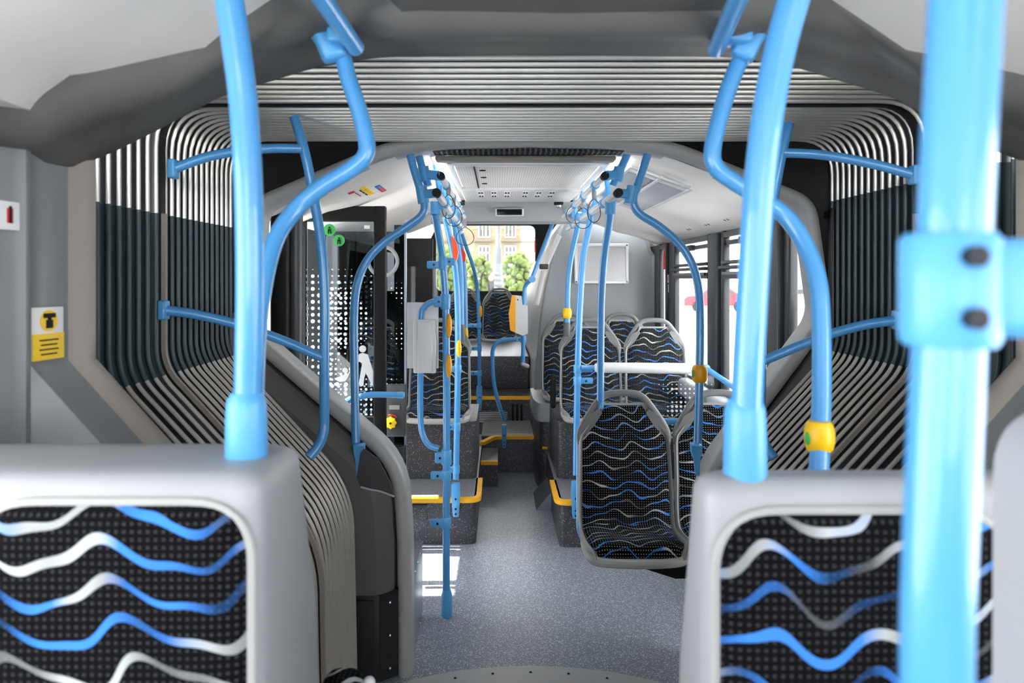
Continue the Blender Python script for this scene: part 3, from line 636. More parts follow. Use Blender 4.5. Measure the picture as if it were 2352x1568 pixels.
# ---------------------------------------------------------------- portals and bellows
def bell_prof():
    h = [(0, 2.15), (1.19, 2.15), (1.19, 1.32), (.70, .79), (.685, 0.0)]
    rr = [0, .14, .07, .16, 0]
    R = fil([(a, 0, b) for a, b in h], rr, 7)
    # densify straight runs
    out = []
    for a, b in zip(R, R[1:]):
        n = max(1, int((b-a).length/.10))
        for k in range(n): out.append(a.lerp(b, k/n))
    out.append(R[-1]); L = [Vector((-p.x, 0, p.z)) for p in out[1:]][::-1]
    return L+out
def bellows():
    P = bell_prof(); N = len(P)
    nor = []
    for i in range(N):
        t = (P[min(i+1, N-1)]-P[max(i-1, 0)]).normalized(); n = Vector((-t.z, 0, t.x))
        nor.append(n if n.dot(P[i]-Vector((0, 0, 1.2))) > 0 else -n)
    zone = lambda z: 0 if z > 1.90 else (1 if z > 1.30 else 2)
    for nm, y0, y1, nr, lab in (('front', 1.60, 2.19, 11, 'front half of the grey folding bellows nearest the camera'), ('rear', 2.25, 2.80, 12, 'rear half of the grey folding bellows beyond the middle hoop')):
        T_ = T('bellows', lab, 'bellows', (0, (y0+y1)/2, 0), 'articulated joint bellows')
        per = (y1-y0)/nr; k = 6; rows = []
        for j in range(nr*k+1):
            ph = (j % k)/k; off = .058*math.sin(PI*ph)**.7 if 0 < ph else 0
            rows.append((y0+j*per/k, off))
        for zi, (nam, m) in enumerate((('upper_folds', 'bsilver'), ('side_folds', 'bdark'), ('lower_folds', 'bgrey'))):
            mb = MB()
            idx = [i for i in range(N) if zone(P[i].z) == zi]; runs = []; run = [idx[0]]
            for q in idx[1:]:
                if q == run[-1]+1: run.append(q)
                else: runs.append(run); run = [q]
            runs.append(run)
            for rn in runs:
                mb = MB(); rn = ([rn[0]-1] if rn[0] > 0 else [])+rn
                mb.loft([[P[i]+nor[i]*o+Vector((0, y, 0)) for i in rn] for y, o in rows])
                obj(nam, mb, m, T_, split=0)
        hoop = None
        for r in range(nr+1):
            y = y0+r*per
            if hoop is None:
                mb = MB()
                for i0 in range(0, N-1):
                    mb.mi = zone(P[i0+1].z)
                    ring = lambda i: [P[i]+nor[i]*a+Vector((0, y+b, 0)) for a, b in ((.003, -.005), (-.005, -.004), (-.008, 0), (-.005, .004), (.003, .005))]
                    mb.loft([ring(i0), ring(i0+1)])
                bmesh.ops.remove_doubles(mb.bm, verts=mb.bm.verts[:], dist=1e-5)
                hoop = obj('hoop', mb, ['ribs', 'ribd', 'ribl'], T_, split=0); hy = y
            else:
                c = hoop.copy(); COL.objects.link(c); c.parent = T_; c.location = (0, y-hy, 0)
    mb = MB()                                                       # middle hoop
    ring = lambda i: [P[i]+nor[i]*a+Vector((0, 2.22+b, 0)) for a, b in ((.05, -.028), (-.004, -.028), (-.010, -.012), (-.010, .012), (-.004, .028), (.05, .028))]
    mb.loft([ring(i) for i in range(N)], closed=True)
    j = tag(obj('joint_hoop', mb, 'black', split=0), 'dark central hoop between the two bellows halves', 'hoop')
    ring = lambda i: [P[i]+nor[i]*a+Vector((0, 2.22+b, 0)) for a, b in ((-.008, -.014), (-.022, -.012), (-.022, .002), (-.008, .004))]
    for sg in (-1, 1): mb = MB(); mb.loft([ring(i) for i in range(N) if P[i].z < 1.9 and P[i].x*sg > 0]); obj('taupe_strip', mb, 'beige', j)
    return P
BP = bellows()

def rear_portal():
    # opening outline (half, from top centre down the right side)
    h = [(0, 2.135), (.36, 2.128), (.56, 2.105), (1.10, 1.885), (1.16, 1.45), (.70, .83), (.68, .62), (.67, 0)]
    hl = [(0, 2.135), (-.36, 2.128), (-.56, 2.105), (-1.085, 1.88), (-1.125, 1.40), (-.505, .86), (-.485, .55), (-.48, 0)]
    def outl(H, r=.05): return fil([(a, 0, b) for a, b in H], [0, .1, .2, .05, .06, .22, .05, 0], 6)
    R = outl(h); L = outl(hl); path = L[::-1][:-1]+R; N = len(path)
    def nor(i):
        t = (path[min(i+1, N-1)]-path[max(i-1, 0)]).normalized(); n = Vector((-t.z, 0, t.x)); return n if n.dot(path[i]-Vector((0, 0, 1.2))) > 0 else -n
    nn = [nor(i) for i in range(N)]
    mb = MB()
    prof = [(.055, 2.862), (.050, 2.845), (.03, 2.838), (.008, 2.842), (0, 2.855), (0, 2.97), (.05, 2.99)]
    def off(i, o, y): 
        q = path[i]+nn[i]*o; return Vector((q.x, y, max(q.z, 0)))
    mb.loft([[off(i, o, y) for o, y in prof] for i in range(N)])
    f = tag(obj('portal_frame', mb, 'frmgrey', split=0), 'pale grey octagonal frame around the entrance to the rear section', 'frame')
    # black end plate between bellows and frame
    q = MB(); n2 = len(BP)
    def samp(poly, t):
        Ls = [0]
        for a, b in zip(poly, poly[1:]): Ls.append(Ls[-1]+(b-a).length)
        x = t*Ls[-1]
        for i in range(len(poly)-1):
            if Ls[i+1] >= x-1e-9: return poly[i].lerp(poly[i+1], (x-Ls[i])/max(1e-9, Ls[i+1]-Ls[i]))
        return poly[-1]
    def NN(H, t):
        a_, b_ = samp(H, max(0, t-.01)), samp(H, min(1, t+.01)); t_ = (b_-a_).normalized(); n_ = Vector((-t_.z, 0, t_.x)); return n_ if n_.dot(samp(H, t)-Vector((0, 0, 1.2))) > 0 else -n_
    rows = []
    halfB = BP[len(BP)//2:]; 
    for H in (L, R):
        s = -1 if H is L else 1
        hb = [Vector((s*abs(p.x), 0, p.z)) for p in BP[len(BP)//2:]]
        key = 80
        q.loft([[Vector((samp(hb, t/key).x*1.03, 2.815, samp(hb, t/key).z+.02*(samp(hb, t/key).z > 2))) for t in range(key+1)],
                [Vector((O.x, 2.87, max(O.z, 0))) for O in [(lambda p, pn: p+pn*.045)(samp(H, t/key), NN(H, t/key)) for t in range(key+1)]]], smooth=False)
    # keep it behind the frame
    st('trim_joint_plate', q, 'black', 'black end plate of the joint')
    # deep lower covers left and right
    for s, xo, nm in ((-1, .0, 'left'), (1, .0, 'right')):
        xi = .495 if s < 0 else .685
        c = T('joint_side_cover', 'tall dark grey moulded joint cover at the %s of the rear section entrance' % nm, 'cover', (s*.65, 2.86, 0), 'joint side covers')
        H = L if s < 0 else R
        run = [k for k in range(N) if path[k].x*s > 0 and path[k].z < 1.5 and path[k].z > .34]
        if s > 0: run = run[::-1]
        zb = min(path[k].z for k in run)
        def at(k, o, y): p = path[k]+nn[k]*o; return Vector((p.x, y, p.z))
        dn = [path[k]+nn[k]*0 for k in run]
        rows_ = []
        ext = [Vector((path[run[0]].x, 0, .36))] if path[run[0]].z > .37 else []
        base = [(e, Vector((s, 0, 0))) for e in ext]+[(path[k], nn[k]) for k in run]
        rr = [[(0.062, 2.87), (.062, 2.835), (.085, 2.80), (.125, 2.775), (.235, 2.772), (.243, 2.79), (.243, 2.83)][q] for q in range(7)]
        body = MB(); body.loft([[Vector(((p+n_*o).x, y, (p+n_*o).z)) for o, y in rr] for p, n_ in base]); obj('moulded_cover', body, 'arch', c, split=30)
        if s < 0:
            pp = [(836, 1030), (868, 1052), (896, 1105), (906, 1138), (872, 1126), (828, 1118), (820, 1095), (828, 1040)]
            obj('pocket', MB().prism([(W(a, b, 2.77).x, W(a, b, 2.77).z) for a, b in pp], 2.766, 2.772), 'dgrey', c)
            obj('pocket_lip', MB().tube(cat([W(828, 1118, 2.766), W(850, 1124, 2.766), W(872, 1128, 2.766), W(906, 1140, 2.766)], 4), .004, 8), 'lgrey', c)
        g = MB(); g.bb(s*(xi+.10), s*.735, 2.775, 2.85, .02, .36, .004); obj('base_panel', g, 'satin', c)
        g = MB(); g.bb(s*(xi+.125), s*(xi+.20), 2.768, 2.776, .04, .34, .002); obj('grille', g, 'grille', c)
        k = MB(); k.prism([(s*(xi+.10), 2.775), (s*(xi+.035), 2.83), (s*(xi+.04), 2.86), (s*(xi+.11), 2.81)], .02, .36, 'z'); kk = obj('corner_panel', k, 'satin', c)
        for z in (.06, .19, .32): obj('rivet', MB().sphere((s*(xi+.065), 2.803, z), .006, seg=8), 'scr2', kk)
    # kick plate and low box along the left side to the door
    k = MB(); k.bb(-.60, -.49, 2.9, 3.36, 0, .36, .004)
    kk = tag(obj('kick_plate', k, 'metal'), 'scuffed steel kick plate at floor level left of the aisle pole', 'plate')
    for y in (2.95, 3.05, 3.15, 3.25, 3.33):
        for z in (.02, .34): obj('rivet', MB().sphere((-.49, y, z), .005, seg=8), 'scr2', kk)
    lw = MB(); lw.bb(-1.19, -.62, 3.05, 3.12, 0, .7); st('trim_door_pillar', lw, 'black')
rear_portal()

def near_section():
    # moulded arch: outline A (towards the camera) and B (inner lip)
    def half(H, r): 
        R = fil([(a, 0, b) for a, b in H], r, 5); return [Vector((-p.x, 0, p.z)) for p in R[1:]][::-1]+R
    A = [(0, 2.085), (.31, 2.09), (.37, 2.15), (.50, 2.125), (.655, 2.02), (.90, 1.965), (.985, 1.905), (1.19, 1.93)]
    Bq = [(0, 2.105), (.40, 2.10), (.55, 2.075), (.76, 2.01), (.90, 1.935), (1.0, 1.885), (1.06, 1.862), (1.10, 1.83)]
    rad = [0, .04, .03, .03, .05, .04, .03, 0]
    a = half(A, rad); b = half(Bq, rad)
    def lv(t, y, dz): return [Vector((p.x+(q.x-p.x)*t, y, p.z+(q.z-p.z)*t+dz)) for p, q in zip(a, b)]
    m = MB(); m.loft([lv(0, 1.30, .03), lv(0, 1.33, 0), lv(.15, 1.345, -.020), lv(.45, 1.40, -.022), lv(.7, 1.46, .0), lv(.85, 1.52, .004), lv(1, 1.60, 0), lv(1, 1.64, .03)])
    tag(obj('arch_moulding', m, 'arch', split=0), 'dark grey moulded arch over the near side of the joint', 'moulding')
    # ceiling in front of the arch: pale side panels, darker middle channel
    m = MB()
    for s in (-1, 1):
        row = [(s*.37-.02, 2.17), (s*.50-.02, 2.135), (s*.655-.02, 2.03), (s*.90-.02, 1.975), (s*.985-.02, 1.915), (s*1.20, 1.94)]
        m.loft([[Vector((x, y, z)) for x, z in row] for y in (-3.2, 1.33)], smooth=False)
    st('ceiling_front', m, 'ceil', 'pale ceiling panels of the front section')
    m = MB(); row = [(-.40, 2.18), (-.31, 2.10), (0, 2.095), (.30, 2.10), (.36, 2.18)]
    m.loft([[Vector((x, y, z)) for x, z in row] for y in (-3.2, 1.33)], smooth=False)
    st('ceiling_front_channel', m, 'arch', 'grey middle channel of the front ceiling')
    # walls of the front section with windows
    for s, nm in ((-1, 'left'), (1, 'right')):
        m = MB(); X0, X1 = s*1.20, s*1.29
        m.bb(X0, X1, -3.2, 1.12, 0, .95); m.bb(X0, X1, -3.2, 1.64, 1.88, 2.3)
        for y0, y1 in ((-3.2, -3.1), (-1.75, -1.6), (-.30, -.16), (.98, 1.64)): m.bb(X0, X1, y0, y1, .95, 1.88)
        m.bb(X0, X1, 1.12, 1.64, 0, .95)
        st('wall_front_'+nm, m, 'dgrey', 'dark grey side wall of the front section')
        for k, (y0, y1) in enumerate(((-3.1, -1.75), (-1.6, -.30), (-.16, .98))):
            f = MB()
            for y in (y0, y1): f.bb(s*1.18, s*1.26, y-.02, y+.02, .95, 1.88)
            f.bb(s*1.18, s*1.26, y0, y1, .94, .97); f.bb(s*1.18, s*1.26, y0, y1, 1.85, 1.89)
            w_ = st('window_%d' % ((9 if s < 0 else 12)+k), f, 'satin', 'front section side window'); obj('pane', MB().bb(s*1.27, s*1.275, y0, y1, .95, 1.88), 'clear', w_)
        # pillar moulding between last window and bellows, with taupe lip
        pm = MB(); zz = [0, .6, .95, 1.22, 1.40, 1.60, 1.80, 1.93]
        def row(z):
            lip = 1.075 if z > 1.4 else max(.62, 1.075-(1.42-z)*.90)
            if z < .9: lip = .62
            return [Vector((s*1.195, 1.02, z)), Vector((s*1.195, 1.22, z)), Vector((s*1.125, 1.34, z)), Vector((s*1.112, 1.43, z)), Vector((s*1.094, 1.445, z)), Vector((s*1.094, 1.46, z)), Vector((s*min(1.105, lip+.03), 1.475, z)), Vector((s*(lip+.03), 1.53, z)), Vector((s*(lip+.012), 1.575, z))]
        zs = [0, .5, .8, .95, 1.05, 1.15, 1.25, 1.35, 1.42, 1.5, 1.65, 1.8, 1.93]
        pm.loft([row(z) for z in zs]); tag(obj('side_moulding', pm, 'pillar', split=50), 'grey moulded pillar panel %s of the near bellows opening' % nm, 'moulding')
        lp = MB(); lp.loft([[row(z)[-1], row(z)[-1]+Vector((-s*.035, .012, 0)), row(z)[-1]+Vector((-s*.045, .03, 0)), row(z)[-1]+Vector((-s*.03, .05, 0)), row(z)[-1]+Vector((s*.06, .06, 0))] for z in zs])
        tag(obj('rubber_lip', lp, 'beige', split=60), 'taupe rubber lip along the %s edge of the near bellows opening' % nm, 'rubber lip')
    st('floor_front', MB().bb(-1.29, 1.29, -3.2, 1.62, -.05, 0), 'floor')
    st('floor_joint', MB().bb(-1.29, 1.29, 1.62, 2.8, -.06, -.012), 'black')
    st('wall_end', MB().bb(-1.29, 1.29, -3.3, -3.2, 0, .8).bb(-1.29, -1.05, -3.3, -3.2, .8, 2.3).bb(1.05, 1.29, -3.3, -3.2, .8, 2.3).bb(-1.29, 1.29, -3.3, -3.2, 2.1, 2.3), 'dgrey')
    # turntable
    c = [(1.15*math.cos(t*PI/36)*1.0, 1.77+1.15*math.sin(t*PI/36)) for t in range(72)]
    t = tag(obj('turntable', MB().prism(c, -.01, .006, 'z'), 'disc'), 'round pale metal turntable floor plate in the joint', 'turntable')
    for k in range(7):
        an = math.radians(66+8*k); obj('rivet', MB().sphere((1.10*math.cos(an), 1.77+1.10*math.sin(an), .007), .006, (1, 1, .5), 8), 'black', t)
    # stickers on left pillar
    x = -1.196
    q = T('safety_sticker', 'yellow and white round warning sticker on the left grey pillar', 'sticker', (-1.16, 1.36, 1.42))
    n = Vector((.9, -.42, 0)).normalized()
    c = W(110, 765, 1.37); R = Matrix.Rotation(math.radians(62), 3, 'Z')
    # sheet is turned with the pillar face
    def plate(o, w, h, dz, m, nm, d=0, par=q, shape='b'):
        R = Matrix.Rotation(math.radians(80), 3, 'Z'); ctr = o+R @ Vector((0, -.002-d, 0))+Vector((0, 0, dz)); mb = MB()
        if shape == 'b': mb.box(ctr, (w, .002, h), .0006, R)
        else: mb.tube([ctr, ctr+R @ Vector((0, -.001, 0))], w, 24)
        return obj(nm, mb, m, par)
    c = Vector((-1.096, 1.515, W(112, 765, 1.515).z))
    plate(c, .085, .112, .0, 'sticker', 'sheet'); plate(c, .085, .056, -.028, 'styel', 'yellow_half', .002)
    plate(c, .023, 0, .027, 'styel', 'disc', .003, shape='c'); plate(c, .009, .014, .034, 'black', 'figure_head', .005); plate(c, .032, .010, .038, 'black', 'figure_arm', .005); plate(c, .018, .018, .020, 'black', 'figure_body', .005)
    for k in range(4): plate(c, .05-.007*(k % 2), .003, -.014-.010*k, 'black', 'text_line', .004)
    c = Vector((-1.109, 1.415, W(32, 495, 1.415).z)); q2 = T('prohibition_sticker', 'small white sticker with red mark high on the left pillar', 'sticker', c)
    plate(c, .048, .057, 0, 'sticker', 'sheet', 0, q2); plate(c, .014, .030, 0, 'stred', 'red_mark', .002, q2); plate(c, .006, .034, .002, 'black', 'figure', .003, q2)
near_section()

# ---------------------------------------------------------------- near seats
def near_seat(label, x0, x1, d, top, fx0, fx1, deep, gl):
    t = T('housed_seat', label, 'seat', ((x0+x1)/2, d, 0), gl)
    hb = MB()
    z0 = .55
    r = .035
    def ring(z, k):                                                  # rounded plan outline at height z
        yb = deep[0]+(deep[1]-deep[0])*(top-z)/.45
        yb = min(yb, deep[1]+.02); pts = fil([((x0+x1)/2, d, z), (x1, d, z), (x1, yb, z), (x0, yb, z), (x0, d, z), ((x0+x1)/2, d, z)], r*k, 4)
        return pts[:-1]
    cx, cy = (x0+x1)/2, (d+deep[0])/2
    def shr(ps, q, z): return [Vector((cx+(p.x-cx)*(1-q/(x1-x0)*2), cy+(p.y-cy)*(1-q/(deep[0]-d)*2), z)) for p in ps]
    rings = [ring(.5, 1), ring(top-.3, 1), ring(top-.05, 1), ring(top-.022, 1), shr(ring(top, 1), .006, top-.008), shr(ring(top, 1), .022, top), shr(ring(top, 1), .05, top+.001)]
    hb.loft(rings, closed=True, caps=True); obj('housing', hb, 'shell', t, split=50)
    # fabric back with rounded top corners, slightly pillowed
    ft = top-.035; fb = .80; P = fil([(fx0, 0, fb), (fx0, 0, ft), (fx1, 0, ft), (fx1, 0, fb)], [0, .085, .085, 0], 8)
    n = 26; rows = []; m = 22
    def hw(z):
        if z > ft-.07: q = (z-(ft-.07))/.07; return (fx1-fx0)/2-.07*(1-math.sqrt(max(0, 1-q*q)))*.9
        return (fx1-fx0)/2
    mb = MB(); cxf = (fx0+fx1)/2
    zs = [ft-.07*(1-math.sin(PI/2*k/8)) for k in range(8, -1, -1)]+[ft-.07-(ft-.07-fb)*k/12 for k in range(1, 13)]
    for z in zs:
        row = []; h = hw(z)
        for k in range(m+1):
            s = -1+2*k/m; e = min(1, (ft-z)/.02+.02)
            row.append(Vector((cxf+s*h, d-.004-.014*(1-abs(s)**10)*min(1, e), z)))
        rows.append(row)
    mb.loft(rows); o = obj('backrest_pad', mb, 'fabn', t, split=0); uv = o.data.uv_layers.new(name='UVMap')
    for poly in o.data.polygons:
        for li in poly.loop_indices: c = o.data.vertices[o.data.loops[li].vertex_index].co; uv.data[li].uv = (c.x, c.z)
    # groove frame round the pad
    rim = MB(); pr = [Vector((p.x, d-.003, p.z)) for p in P]; rim.tube(pr, .007, 8, flat=.7); obj('pad_piping', rim, 'rim', t)
    # cushion
    cu = MB(); cu.bb(fx0, fx1, d-.21, d-.01, .70, .80, .04); o = obj('seat_pad', cu, 'fabn', t); uv = o.data.uv_layers.new(name='UVMap')
    for poly in o.data.polygons:
        for li in poly.loop_indices: c = o.data.vertices[o.data.loops[li].vertex_index].co; uv.data[li].uv = (c.x, c.y)
    pd = MB(); pd.bb(x0+.04, x1-.04, d-.18, deep[0], 0, .70, .02); obj('seat_base', pd, 'pod', t)
    return t
near_seat('large seat at lower left in tall grey housing with a blue pole on its corner', -1.02, -.452, .955, 1.335, -.832, -.462, (1.16, 1.33), 'near housed seats')
near_seat('large seat at lower right in tall grey housing, behind the thickest blue pole', .132, .66, .895, 1.343, .143, .512, (.975, 1.09), 'near housed seats')
# small extra pad corner at the bottom of the picture
c = W(798, 1552, 1.5)
ap = T('fold_seat', 'small fabric covered seat corner with grey knob beside the left housing', 'seat', (c.x, c.y, c.z-.3))
mb = MB(); mb.box(c-Vector((0.01, 0, .055)), (.088, .09, .12), .03); o = obj('seat_pad', mb, 'fabn', ap); uv = o.data.uv_layers.new(name='UVMap')
for poly in o.data.polygons:
    for li in poly.loop_indices: q = o.data.vertices[o.data.loops[li].vertex_index].co; uv.data[li].uv = (q.x, q.z+q.y)
obj('knob', MB().sphere(W(848, 1568, 1.46), .013), 'wgrey', ap)
obj('post', MB().tube([c-Vector((0, 0, .10)), Vector((c.x, c.y, 0))], .02), 'shell', ap)

# ---------------------------------------------------------------- handrails
BL = 'blue'
def pole(label, pts, r=.0165, d=None, name='grab_pole', group=None, smooth=True, base=None, m=BL):
    P = PW(pts, d) if not isinstance(pts[0], Vector) else pts
    P = cat(P, 8) if smooth else P
    lo = min(P, key=lambda p: p.z)
    t = T(name, label, 'handrail', lo, group)
    obj('tube', MB().tube(P, r, 18), m, t); return t, P
def socket(par, c, h, r0, r1, m='blueclamp', nm='socket', top=True):
    c = Vector(c); mb = MB(); mb.tube([c, c+Vector((0, 0, .006)), c+Vector((0, 0, h*.62)), c+Vector((0, 0, h*.86)), c+Vector((0, 0, h*.92)), c+Vector((0, 0, h))], [r0*.96, r0, r0*.97, r0*.93, r0*.86, r1], 24)
    return obj(nm, mb, m, par)
def button(par, c, d, m='amber', h=.075):                            # oval stop button on a pole
    c = Vector(c); mb = MB(); mb.sphere(c, 1, (.016, .018, h), 18); o = obj('button_housing', mb, m, par); return o
def foot(par, c, m='blueclamp', h=.20, w=.026):                      # flattened spade end with screws
    c = Vector(c); mb = MB()
    mb.loft([[c+Vector((a*ww, b*tt, z)) for a, b in ((-1, -1), (-.5, -1.3), (.5, -1.3), (1, -1), (1, 1), (.5, 1.3), (-.5, 1.3), (-1, 1))] for ww, tt, z in ((w*.55, .007, 0), (w*.7, .010, .01), (w, .014, h*.62), (w*.98, .018, h*.95), (w*.85, .016, h))], closed=True, caps=True)
    o = obj('foot_fitting', mb, m, par, split=50)
    for z in (.02, .05, h*.55):
        q = c+Vector((0, -.018, z)); obj('screw', MB().tube([q+Vector((0, .01, 0)), q+Vector((0, -.002, 0))], .006, 8), 'screw', o)
    return o
# --- near left pole, rising from the left housing
t, P = pole('blurred blue pole rising from the left housed seat', [(567, 1010, 1.06), (570, 880, 1.06), (574, 650, 1.05), (570, 420, 1.045), (560, 250, 1.04), (545, 120, 1.03), (527, 0, 1.02), (508, -110, 1.01), (498, -205, 1.0)], .0205)
b = W(566, 1062, 1.06); socket(t, b, .105, .031, .0215)
# --- near right pole, rising from the right housing
t, P = pole('blurred blue pole rising from the inner corner of the right housed seat', [(1711, 1060, .93), (1716, 900, .93), (1730, 640, .925), (1745, 420, .92), (1764, 260, .915), (1790, 120, .91), (1822, 0, .90), (1855, -110, .89), (1890, -290, .88)], .0200)
b = W(1711, 1098, .935); socket(t, b, .105, .028, .021)
# --- thickest pole at the far right with a clamp
t, P = pole('thickest very blurred pale blue pole at the far right with bolted clamp', [(2140, 6830, .42), (2141, 5000, .42), (2143, 3600, .42), (2146, 2600, .42), (2148, 2050, .42), (2150, 1700, .42), (2152, 1400, .42), (2168, 1000, .42), (2185, 650, .42), (2196, 400, .42), (2212, 100, .42), (2222, -150, .42), (2236, -600, .42), (2240, -1290, .42)], .0195)
c = W(2180, 665, .42); cl = MB()
cl.tube([c-Vector((0, 0, .033)), c-Vector((0, 0, .029)), c+Vector((0, 0, .029)), c+Vector((0, 0, .033))], [.024, .0265, .0265, .024], 24)
cl.box(c+Vector((.045, 0, .001)), (.095, .034, .058), .010); o = obj('clamp', cl, 'blueclamp', t)
for py in (588, 732):
    q = W(2246, py, .390); obj('screw', MB().tube([q+Vector((0, .015, 0)), q+Vector((0, -.0015, 0))], .0062, 14), 'screw', o)
# --- curved portal rails of the front section, mirrored
for s in (-1, 1):
    if s < 0: pts = [(700, -30, 1.42), (718, 50, 1.43), (748, 100, 1.44), (785, 130, 1.45), (800, 180, 1.45), (822, 245, 1.45), (842, 325, 1.45), (836, 362, 1.45), (800, 392, 1.45), (735, 432, 1.44), (680, 480, 1.43), (635, 545, 1.40), (608, 640, 1.36), (590, 780, 1.32), (582, 1000, 1.28), (580, 1085, 1.27)]
    else: pts = [(1785, -20, 1.42), (1752, 60, 1.43), (1722, 105, 1.44), (1700, 140, 1.45), (1682, 180, 1.45), (1660, 245, 1.45), (1637, 340, 1.45), (1645, 385, 1.45), (1690, 420, 1.45), (1755, 460, 1.44), (1808, 500, 1.43), (1848, 560, 1.41), (1877, 640, 1.38), (1886, 740, 1.36), (1887, 900, 1.33), (1881, 1085, 1.28)]
    lab = 'bent blue rail from the overhead clamp down behind the near left pole' if s < 0 else 'bent blue rail with a yellow button, right of the near right pole'
    t, P = pole(lab, pts, .0175, group='bent rails of the near opening')
    c = W(757, 100, 1.43) if s < 0 else W(1718, 100, 1.43)
    tan = (W(785, 110, 1.45)-W(748, 20, 1.44)) if s < 0 else (W(1715, 100, 1.45)-W(1765, 0, 1.44))
    R = tan.to_track_quat('Z', 'Y').to_matrix(); mb = MB()
    mb.box(c+Vector((.022*s, 0, -.005)) if 0 else c, (.050, .050, .070), .012, R)
    # cradle holding the ceiling rail
    mb.box(c+Vector((-s*.028, -.02, .006)), (.05, .05, .03), .008)
    o = obj('rail_clamp', mb, 'blueclamp', t)
    if s > 0:
        by = W(1882, 1002, 1.30); q = MB(); q.tube([by+Vector((0, 0, a)) for a in (-.028, -.022, -.008, .008, .022, .028)], [.019, .0235, .0265, .0265, .0235, .019], 24); o = obj('button_housing', q, 'yellow', t)
        obj('green_button', MB().sphere(by+Vector((-.024, -.006, -.002)), .009, (.5, 1, 1.4), 12), 'green', o)
    # ceiling rail toward the camera
    e = W(816, 108, 1.42) if s < 0 else W(1645, 112, 1.42)
    f = Vector((e.x-.015*(-1 if s > 0 else 1)*0, -2.6, e.z)); 
    e2 = W(712, -20, 1.10) if s < 0 else W(1702, -20, 1.16)
    dirv = Vector((e.x+(.010 if s < 0 else -.010), -2.0, e.z+.02))
    m2 = W(742, 0, 1.22) if s < 0 else W(1694, 0, 1.20); dirv = m2+(m2-e)*.5
    rl = T('ceiling_rail', 'blue overhead rail running toward the camera at the upper %s' % ('left' if s < 0 else 'right'), 'handrail', e, 'overhead rails of the front section')
    obj('tube', MB().tube(fil([e, dirv, Vector((dirv.x, -2.6, dirv.z+.01))], .1), .0175, 18), BL, rl); obj('end_cap', MB().sphere(e, .0178, (1, .6, 1), 14), 'blueclamp', rl)
# --- joint handrails
for s in (-1, 1):
    if s < 0:
        V = [(676, 268, 2.35), (700, 350, 2.35), (722, 460, 2.35), (739, 570, 2.35), (746, 700, 2.35), (745, 820, 2.35), (745, 960, 2.35), (741, 1000, 2.34), (728, 1028, 2.32), (709, 1050, 2.30)]
        U = [(398, 388, 2.20), (470, 362, 2.24), (540, 348, 2.28), (620, 341, 2.32), (696, 341, 2.35)]
        D = [(376, 712, 2.20), (450, 722, 2.24), (545, 745, 2.28), (640, 778, 2.32), (743, 822, 2.35)]
    else:
        V = [(1812, 283, 2.35), (1796, 350, 2.35), (1776, 460, 2.35), (1760, 570, 2.35), (1750, 700, 2.35), (1748, 830, 2.35), (1747, 960, 2.35), (1750, 1000, 2.34), (1762, 1030, 2.32), (1778, 1052, 2.30)]
        U = [(2100, 402, 2.20), (2020, 380, 2.24), (1950, 365, 2.28), (1870, 354, 2.32), (1797, 351, 2.35)]
        D = [(2062, 735, 2.20), (1990, 745, 2.24), (1915, 765, 2.28), (1840, 792, 2.32), (1750, 830, 2.35)]
    t, P = pole('dark blue ladder shaped handrail on the %s bellows wall' % ('left' if s < 0 else 'right'), V, .0165, group='handrails in the joint', name='joint_handrail')
    for nm, A in (('upper_arm', U), ('lower_arm', D)):
        A = cat(PW(A), 6); o = obj(nm, MB().tube(A, .0155), BL, t)
        q = A[0]; obj('wall_flange', MB().bb(q.x-.012, q.x+.012, q.y-.02, q.y+.02, q.z-.03, q.z+.03, .006), 'blueclamp', o)
